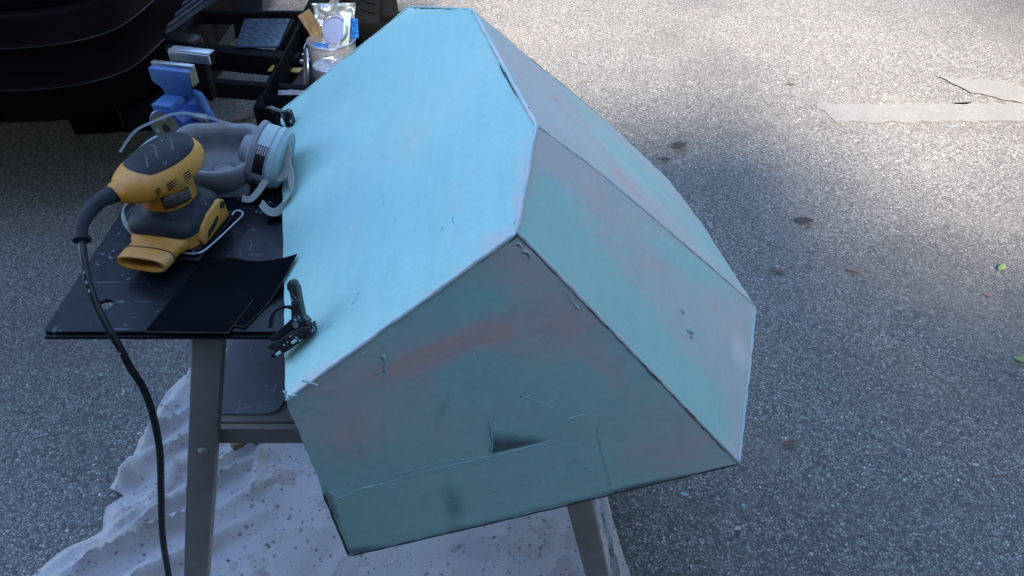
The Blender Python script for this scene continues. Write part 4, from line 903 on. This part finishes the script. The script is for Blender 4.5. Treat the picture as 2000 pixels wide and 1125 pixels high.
c2.rotation_euler = (R(-14), R(-62), R(4)); c2.location = (-.378, 1.222, TZ + .030); c2.scale = (.6, .6, .6)

# ------------------------------------------------------------------ dark vehicle, rear corner
CR = empty('parked_vehicle', (-1.9, 4.0, 0), 'dark burgundy vehicle whose rounded bumper corner fills the upper left', 'vehicle')
KV = .91
path = [(Vector(p) - Vector((.06, 0, 0))) * KV for p in spline([(-3.3, 2.17, 0), (-2.6, 2.145, 0), (-1.9, 2.135, 0), (-1.45, 2.14, 0), (-1.28, 2.155, 0), (-1.165, 2.205, 0), (-1.095, 2.30, 0), (-1.07, 2.50, 0)], 8)]
def body_rings(prof, pth):
    rings = []; prof = [(1.5 - (1.5 - z) * KV, o_ * KV) for z, o_ in prof]
    for i, p in enumerate(pth):
        t = (pth[min(i + 1, len(pth) - 1)] - pth[max(i - 1, 0)]).normalized(); nrm = Vector((t.y, -t.x, 0))
        rings.append([p + nrm * o_ + Vector((0, 0, z)) for z, o_ in prof])
    return rings
prof = [(.335, -.20), (.335, -.03), (.340, -.008), (.352, .0), (.440, .004), (.445, .008), (.451, .011), (.457, .008), (.461, .005), (.566, .006), (.571, .010), (.576, .013), (.581, .010), (.586, .006), (.652, .004), (.660, .000), (.664, -.006), (.668, -.03), (.69, -.20)]
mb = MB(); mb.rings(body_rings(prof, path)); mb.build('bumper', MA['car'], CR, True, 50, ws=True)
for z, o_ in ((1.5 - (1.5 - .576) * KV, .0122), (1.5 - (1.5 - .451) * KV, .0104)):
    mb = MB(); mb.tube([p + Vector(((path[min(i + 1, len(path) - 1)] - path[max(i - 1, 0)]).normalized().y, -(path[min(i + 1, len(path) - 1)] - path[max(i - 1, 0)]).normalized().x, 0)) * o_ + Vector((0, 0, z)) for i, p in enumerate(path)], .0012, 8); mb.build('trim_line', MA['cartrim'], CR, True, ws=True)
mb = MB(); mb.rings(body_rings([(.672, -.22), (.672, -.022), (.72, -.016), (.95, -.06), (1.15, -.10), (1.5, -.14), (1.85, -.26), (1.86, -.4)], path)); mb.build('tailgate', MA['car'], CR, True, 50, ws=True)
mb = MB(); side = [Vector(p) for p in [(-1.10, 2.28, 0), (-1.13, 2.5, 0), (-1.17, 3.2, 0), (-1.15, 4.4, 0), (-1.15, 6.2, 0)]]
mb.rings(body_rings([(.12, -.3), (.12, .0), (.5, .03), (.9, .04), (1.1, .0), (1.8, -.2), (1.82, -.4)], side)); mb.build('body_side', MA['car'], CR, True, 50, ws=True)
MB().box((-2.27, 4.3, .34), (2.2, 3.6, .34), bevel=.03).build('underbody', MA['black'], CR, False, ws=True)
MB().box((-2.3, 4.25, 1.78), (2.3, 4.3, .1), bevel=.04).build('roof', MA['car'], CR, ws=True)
MB().box((-2.27, 2.32, .60), (2.1, .30, .06)).build('load_floor', MA['black'], CR, ws=True)
MB().box((-1.085, 2.50, .33), (.03, .62, .26), bevel=.01).build('light_baffle', MA['black'], CR, ws=True)  # added plate, blocks light entering under the vehicle's corner
wq = lambda x, y, z: Matrix.Translation((x, y, z)) @ Euler((0, R(90), 0)).to_matrix().to_4x4()
for (x, y) in ((-1.42, 3.35), (-3.0, 3.35), (-1.42, 5.6), (-3.0, 5.6)):
    wv = MB().lathe([(.20, -.10), (.31, -.11), (.345, -.085), (.355, -.03), (.355, .03), (.345, .085), (.31, .11), (.20, .10)], 40, wq(x, y, .36)).build('wheel', MA['tyre'], CR, ws=True)
    MB().lathe([(.19, -.095), (.20, .095), (.15, .06), (.05, .08), (.0001, .08)], 32, wq(x, y, .36)).build('rim', MA['bare'], wv, ws=True)
# ribbed side step at the corner
st = MB(); 
d0, d1 = Vector((-1.215, 2.50, .475)), Vector((-1.06, 3.20, .475)); dd = (d1 - d0).normalized(); ss = Vector((dd.y, -dd.x, 0))
st.rings([[p + ss * a + Vector((0, 0, b)) for a, b in ((-.10, -.03), (.085, -.03), (.105, -.012), (.10, .0), (-.10, .0))] for p in (d0, d1)]); so = st.build('side_step', MA['ribs'], CR, True, 30, ws=True)
for k in range(8): MB().tube([d0 + ss * (-.085 + .025 * k) + Vector((0, 0, .002)), d1 + ss * (-.085 + .025 * k) + Vector((0, 0, .002))], .0055, 8).build('rib', MA['ribs'], so, ws=True)
MB().box((-1.055, 2.47, .40), (.13, .07, .15), rot=(0, 0, -.2), bevel=.02).build('step_end_cap', MA['blackp'], CR, ws=True)
mb = MB(); mb.prism([(0, 0), (.11, .02), (.13, .30), (.02, .32)], (0, 1, 0), .012, (-1.02, 2.86, .30), (1, 0, 0), (.0, .25, .97), bevel=.003); mb.build('mud_flap', MA['cartrim'], CR, ws=True)
MB().box((-1.10, 2.22, .37), (.15, .2, .09), rot=(0, 0, .3), bevel=.02).build('hanger_bracket', MA['black'], CR, ws=True)

# ------------------------------------------------------------------ utility trailer frame, tread plate, wheel
TL = empty('utility_trailer', (-.45, 3.0, 0), 'black steel trailer frame with a tread plate step and wheel behind the shell', 'trailer')
def bar(name, a, b, w, h_, mat='black'):
    a, b = Vector(a), Vector(b); d = b - a; m = (a + b) / 2
    return MB().box(m, (d.length, w, h_), rot=(0, -math.atan2(d.z, math.hypot(d.x, d.y)), math.atan2(d.y, d.x)), bevel=.004).build(name, MA[mat], TL, ws=True)
bar('cross_bar', (-1.30, 2.735, .43), (-.28, 2.72, .43), .022, .045)
bar('cross_bar', (-1.08, 2.46, .42), (-.66, 2.365, .42), .055, .065)
bar('cross_bar', (-1.05, 2.22, .43), (-.22, 2.09, .43), .030, .050)
bar('side_rail', (-.708, 2.06, .405), (-.712, 3.4, .405), .045, .060)
bar('side_rail', (-.25, 2.0, .405), (-.25, 2.75, .405), .045, .060)
bar('cross_bar', (-.72, 3.38, .43), (-.30, 3.38, .43), .035, .055)
bar('tongue', (-1.25, 2.56, .42), (-.9, 2.40, .42), .05, .05)
tp = MB(); tp.prism([(-.868, 2.415), (-.733, 2.415), (-.742, 2.640), (-.895, 2.640)], (0, 0, 1), .006, (0, 0, .459), bevel=.001); tpo = tp.build('tread_plate', MA['tread'], TL, ws=True)
mb = MB()
for r_ in range(9):
    for c_ in range(6):
        x = -.862 + c_ * .0235 - r_ * .0022 + (.011 if r_ % 2 else 0); y = 2.427 + r_ * .0245
        if x > -.745: continue
        s = 1 if (r_ + c_) % 2 else -1
        mb.tube([(x - .009, y - .006 * s, .4615), (x, y, .4635), (x + .009, y + .006 * s, .4615)], [.0008, .0030, .0008], 6, flat=.7)
o = mb.build('raised_tread', MA['tread'], tpo, ws=True); o['kind'] = 'stuff'
MB().box((-.735, 2.53, .443), (.012, .235, .03), bevel=.002).build('plate_edge', MA['black'], TL, ws=True)
MB().lathe([(.0001, 0), (.012, 0), (.012, .008), (.009, .014), (.0001, .014)], 16, Matrix.Translation((-.960, 2.402, .4535))).build('bolt', MA['black'], TL, ws=True)
wv = MB().lathe([(.13, -.07), (.225, -.08), (.255, -.068), (.262, -.02), (.262, .02), (.255, .068), (.225, .08), (.13, .07)], 48, wq(-.52, 2.86, .262)).build('wheel', MA['tyre'], TL, ws=True)
MB().lathe([(.125, -.066), (.13, .066), (.09, .03), (.03, .05), (.0001, .05)], 28, wq(-.52, 2.86, .262)).build('rim', MA['canwhite'], wv, ws=True)
mb = MB()
for k in range(46):
    a = 2 * math.pi * k / 46
    for s in (-1, 1):
        M = wq(-.52, 2.86, .262) @ Euler((0, 0, a)).to_matrix().to_4x4() @ Matrix.Translation((.262, 0, s * .030))
        mb.add([M @ Vector(v) for v in ((0, -.011, -.026), (0, -.005, -.026), (0, .011 , .026), (0, .005, .026), (.006, -.011, -.026), (.006, -.005, -.026), (.006, .011, .026), (.006, .005, .026))], [(4, 5, 6, 7), (0, 1, 5, 4), (1, 2, 6, 5), (2, 3, 7, 6), (3, 0, 4, 7)])
o = mb.build('tread_blocks', MA['tyre'], wv, False, ws=True); o['kind'] = 'stuff'

# ------------------------------------------------------------------ tool tray on the trailer and its contents
TRZ = .392
T0 = empty('tool_tray', (-.45, 2.35, TRZ), 'long black metal tool tray holding paint cans beside the tread plate', 'tray')
x0, x1, y0, y1 = -.678, -.26, 2.012, 2.52
MB().box(((x0 + x1) / 2, (y0 + y1) / 2, TRZ + .003), (x1 - x0, y1 - y0, .006)).build('floor_panel', MA['black'], T0, ws=True)
for c_, s_ in ((((x0 + x1) / 2, y0, TRZ + .053), (x1 - x0, .005, .104)), (((x0 + x1) / 2, y1, TRZ + .053), (x1 - x0, .005, .104)), ((x0, (y0 + y1) / 2, TRZ + .053), (.005, y1 - y0 - .006, .104)), ((x1, (y0 + y1) / 2, TRZ + .053), (.005, y1 - y0 - .006, .104))):
    MB().box(c_, s_, bevel=.0015).build('side_wall', MA['black'], T0, ws=True)
ZF = TRZ + .0062
def can(name, loc, r_, h_, label, wall='canwhite', lidless=True):
    e = empty(name, loc, label, 'paint can')
    MB().lathe([(r_ * .97, 0), (r_, .002), (r_, h_ - .006), (r_ * 1.03, h_ - .004), (r_ * 1.03, h_), (r_ * .98, h_ + .001), (r_ * .93, h_ - .003), (r_ * .93, h_ - .012), (r_ * .96, h_ - .014), (r_ * .96, .004), (.0001, .004)], 44).build('can_body', MA[wall], e).parent = e
    MB().lathe([(r_ * .97, h_ - .0005), (r_ * 1.045, h_ - .001), (r_ * 1.045, h_ + .002), (r_ * .99, h_ + .003), (r_ * .955, h_)], 44).build('rim', MA['tin'], e)
    MB().lathe([(.0001, h_ * .45), (r_ * .955, h_ * .45)], 32, None, False).build('contents', MA['stain'], e)
    return e
bigc = can('paint_can', (-.543, 2.325, ZF), .071, .122, 'large white paint can stuffed with a foil pouch, lid and stick')
MB().box((-.004, -.0713, .055), (.004, .002, .098)).build('seam', MA['stain'], bigc)
for k, (w_, z_) in enumerate(((.026, .090), (.026, .086), (.034, .077), (.020, .070))): MB().box((.028, -.0672, z_), (w_, .0016, .0028), rot=(0, 0, .38)).build('print_line', MA['stain'], bigc)
for s_ in (-1, 1): MB().tube(spline([(-.076, 0, .112), (-.083, -.01, .100), (-.082, -.012, .088)], 4), .0016, 8).build('handle_ear', MA['tin'], bigc) if s_ < 0 else None
smc = can('paint_can', (-.523, 2.190, ZF), .050, .104, 'small open white paint can half hidden by the aqua shell edge')
def disc_lid(name, M, r_, mat, label, cat='lid'):
    e = empty(name, M.to_translation(), label, cat); e.rotation_euler = M.to_euler()
    MB().lathe([(.0001, .0), (r_ * .80, .0), (r_ * .84, .004), (r_ * .93, .004), (r_ * .96, .001), (r_, .002), (r_ * 1.0, .005), (r_ * .93, .008), (r_ * .84, .0075), (r_ * .80, .004), (.0001, .004)], 40, None, False).build('lid_disc', MA[mat], e)
    MB().lathe([(r_ * .86, .0060), (r_ * .93, .0092), (r_ * .99, .0062)], 40, None, False).build('rolled_edge', MA['tin'], e)
    return e
disc_lid('can_lid', Matrix.Translation((-.520, 2.30, .562)) @ Euler((R(58), R(8), R(-14))).to_matrix().to_4x4(), .041, 'lidblue', 'pale blue can lid standing in the large paint can')
disc_lid('can_lid', Matrix.Translation((-.606, 2.245, TRZ + .072)) @ Euler((R(80), R(0), R(-75))).to_matrix().to_4x4(), .062, 'tin', 'shiny metal can lid leaning against the large paint can')
def crumple(name, w_, h_, M, mat, label, cat, amp, seed, nx=22, ny=22, taper=.0):
    bm = bmesh.new(); g = {}
    for i in range(nx + 1):
        for j in range(ny + 1):
            u, v = i / nx - .5, j / ny; k = 1 - taper * (1 - v)
            p = Vector((u * w_ * k, v * h_, amp * (noise.noise(Vector((u * 4, v * 4, seed))) + .5 * noise.noise(Vector((u * 9, v * 9, seed))))))
            g[i, j] = bm.verts.new(M @ p)
    for i in range(nx):
        for j in range(ny): bm.faces.new((g[i, j], g[i + 1, j], g[i + 1, j + 1], g[i, j + 1]))
    o = link_mesh(name, bm, MA[mat], None, True, 60); s_ = o.modifiers.new('thickness', 'SOLIDIFY'); s_.thickness = .0014
    return tag(o, label, cat)
crumple('foil_pouch', .132, .13, Matrix.Translation((-.536, 2.365, .478)) @ Euler((R(74), 0, R(2))).to_matrix().to_4x4(), 'foil', 'crumpled silver foil pouch sticking out of the large paint can', 'pouch', .020, 4, taper=.25)
crumple('cardboard_strip', .042, .115, Matrix.Translation((-.568, 2.350, .488)) @ Euler((R(66), R(0), R(28))).to_matrix().to_4x4() @ Euler((0, 0, R(20))).to_matrix().to_4x4(), 'card', 'tan cardboard strip leaning in the large paint can', 'cardboard', .008, 9)
crumple('blue_glove', .045, .06, Matrix.Translation((-.482, 2.325, .525)) @ Euler((R(50), R(5), R(10))).to_matrix().to_4x4(), 'bluerag', 'bright blue crumpled glove at the right rim of the large can', 'glove', .018, 12)
crumple('blue_tape', .045, .025, Matrix.Translation((-.566, 2.268, .510)) @ Euler((R(40), 0, R(-8))).to_matrix().to_4x4(), 'bluerag', 'scrap of blue tape at the front rim of the large can', 'tape', .008, 15)
sk = MB().box((0, 0, .05), (.020, .0035, .105), bevel=.0012).build('stir_stick', MA['stick']); sk.location = (-.493, 2.278, .514); sk.rotation_euler = (R(-14), R(12), R(12)); tag(sk, 'paint-smeared flat stir stick beside the lid in the large can', 'stir stick')
# tray floor odds and ends
sq = MB(); sq.prism([(-.10, 0), (0, .0), (0, .026), (-.072, .026), (-.072, .09), (-.10, .09)], (0, 0, 1), .003, bevel=.0006); sq.prism([(-.105, -.001), (-.10, -.0), (-.10, .09), (-.105, .09)], (0, 0, 1), .004)
so_ = sq.build('corner_square', MA['square']); so_.location = (-.648, 2.300, ZF + .030); so_.rotation_euler = (R(4), R(-3), R(-12)); tag(so_, 'yellow L-shaped corner square lying on rags in the tray', 'square')
rg = crumple('rag', .15, .34, Matrix.Translation((-.598, 2.085, ZF + .012)) @ Euler((0, 0, R(-2))).to_matrix().to_4x4(), 'rag', 'dark blue grey rag spread over the tray floor', 'rag', .012, 21)
pp = crumple('paper_strip', .10, .028, Matrix.Translation((-.610, 2.075, ZF + .060)) @ Euler((R(20), 0, R(1))).to_matrix().to_4x4(), 'whitepaper', 'smeared pale paper strip at the near end of the tray', 'paper', .006, 31)
tr_ = MB().lathe([(.016, 0), (.024, 0), (.025, .006), (.024, .012), (.016, .012)], 32, None, False); 
bmesh.ops.bridge_loops(tr_.bm, edges=[e for e in tr_.bm.edges if e.is_boundary])
t_o = tr_.build('metal_ring', MA['tin']); t_o.location = (-.648, 2.385, ZF + .030); t_o.rotation_euler = (R(6), R(4), 0); tag(t_o, 'small metal ring on the dark rag beside the leaning lid', 'ring')
soc = MB(); soc.lathe([(.0001, 0), (.013, 0), (.013, .02), (.011, .024), (.008, .024), (.007, .014), (.0001, .014)], 20); s_o = soc.build('socket', MA['bare']); s_o.location = (-.650, 2.49, ZF + .035); s_o.rotation_euler = (R(30), R(10), 0); tag(s_o, 'small steel socket at the far left corner of the tray', 'socket')
ru = MB(); ru.tube(spline([(0, 0, 0), (.03, -.01, .004), (.06, -.03, .002), (.085, -.04, .004)], 5), [.012] * 15 + [.008], 10, flat=.6); r_o = ru.build('rusty_tool', MA['rust']); r_o.location = (-.640, 2.46, ZF + .03); tag(r_o, 'rusty steel tool lying behind the large paint can', 'tool')

# ------------------------------------------------------------------ leaves and flakes on the asphalt
def leaf(name, loc, L_, W_, rz, mat, label, cat, curl=.25, group=None):
    n_ = 9; vv = []; ff = []
    for i in range(n_ + 1):
        t = i / n_; w = W_ * math.sin(math.pi * min(1, t * .94 + .04)) ** .8 * (1 + .12 * math.sin(i * 2.4)); x = (t - .5) * L_; z = .004 + curl * L_ * (t - .45) ** 2
        vv += [(x, -w / 2, z + .25 * w), (x, 0, z), (x, w / 2, z + .22 * w)]
    for i in range(n_):
        for j in (0, 1): ff.append((3 * i + j, 3 * i + j + 1, 3 * i + j + 4, 3 * i + j + 3))
    mb = MB(); mb.add(vv, ff); o = mb.build(name, MA[mat], None, True, 60); s_ = o.modifiers.new('th', 'SOLIDIFY'); s_.thickness = .0006
    o.location = loc; o.rotation_euler = (random.uniform(-.1, .1), random.uniform(-.1, .1), rz); return tag(o, label, cat, group)
random.seed(21)
LG = 'leaves on the asphalt'
leaf('fallen_leaf', (1.156, 3.09, .003), .040, .016, -.2, 'leaf1', 'tiny brown leaf just left of and behind the painted line', 'leaf', group=LG)
leaf('fallen_leaf', (.609, 2.582, .003), .060, .042, .2, 'leafd', 'blackened crumpled leaf right of the shell, in front of the line', 'leaf', .6, LG)
leaf('fallen_leaf', (.545, 2.492, .003), .055, .018, .05, 'leafd', 'thin dark leaf beside the blackened leaf near the shell', 'leaf', group=LG)
leaf('fallen_leaf', (.933, 2.108, .003), .062, .034, -.1, 'leafd', 'dark curled leaf midway between the shell and the painted line', 'leaf', .5, LG)
leaf('fallen_leaf', (.788, 1.857, .003), .044, .016, -.45, 'leaf1', 'slim brown leaf lying just right of the shell side corner', 'leaf', group=LG)
leaf('fallen_leaf', (1.012, 1.860, .003), .055, .022, -.5, 'leaf2', 'pinkish dead leaf right of the slim brown leaf', 'leaf', group=LG)
leaf('fallen_leaf', (.651, 1.211, .003), .036, .017, .35, 'leaf1', 'brown oval leaf right of the shell lower corner', 'leaf', group=LG)
leaf('fallen_leaf', (1.335, 1.485, .003), .050, .022, -.45, 'leafg', 'green leaf at the right edge of the picture', 'leaf', group=LG)
leaf('fallen_leaf', (1.459, 1.872, .003), .036, .018, .7, 'leafg', 'small yellowish green leaf in the brighter patch at right', 'leaf', .5, LG)
leaf('fallen_leaf', (1.36, 1.75, .003), .030, .010, -.6, 'leaf2', 'tiny dead leaf below the small yellowish green leaf', 'leaf', group=LG)
leaf('fallen_leaf', (-1.035, 2.80, .003), .11, .05, .5, 'leaf2', 'dry tan leaf on the dark asphalt behind the bench', 'leaf', .5, LG)
def flake(loc, s, mat, label, seed, long=1.0):
    random.seed(seed); pts = [(s * long * (.5 + .5 * random.random()) * math.cos(a), s * (.4 + .5 * random.random()) * math.sin(a)) for a in [2 * math.pi * k / 7 for k in range(7)]]
    o = MB().prism(pts, (0, 0, 1), .0016, bevel=.0004).build('putty_flake', MA[mat]); o.location = (loc[0], loc[1], .005); o.rotation_euler = (random.uniform(-.3, .3), random.uniform(-.3, .3), random.uniform(0, 3)); tag(o, label, 'paint flake', 'putty flakes on the asphalt')
flake((.591, 1.29), .006, 'flake', 'pale aqua putty flake right beside the shell lower side edge', 1)
flake((1.064, 1.152), .008, 'flakew', 'white paint flake at the lower right of the asphalt', 2)
flake((.507, 1.041), .008, 'flake', 'aqua putty flake in front of the shell lower corner', 3)
flake((.381, 1.073), .008, 'flake', 'slim aqua putty flake under the shell lower edge near the leg', 4, 1.7)
flake((.481, .983), .008, 'flakew', 'greyish white flake on the asphalt nearest the drop cloth', 5, 1.3)
flake((.885, 1.11), .005, 'flakew', 'long narrow white flake near the grey twig', 6, 2.0)
tg = MB().tube(spline([(-.03, 0, .004), (0, -.003, .007), (.02, 0, .006), (.034, .008, .004)], 5), .0016, 6).build('twig', MA['twig']); tg.location = (.837, 1.185, 0); tag(tg, 'thin pale curved twig on the asphalt right of the brown leaf', 'twig')
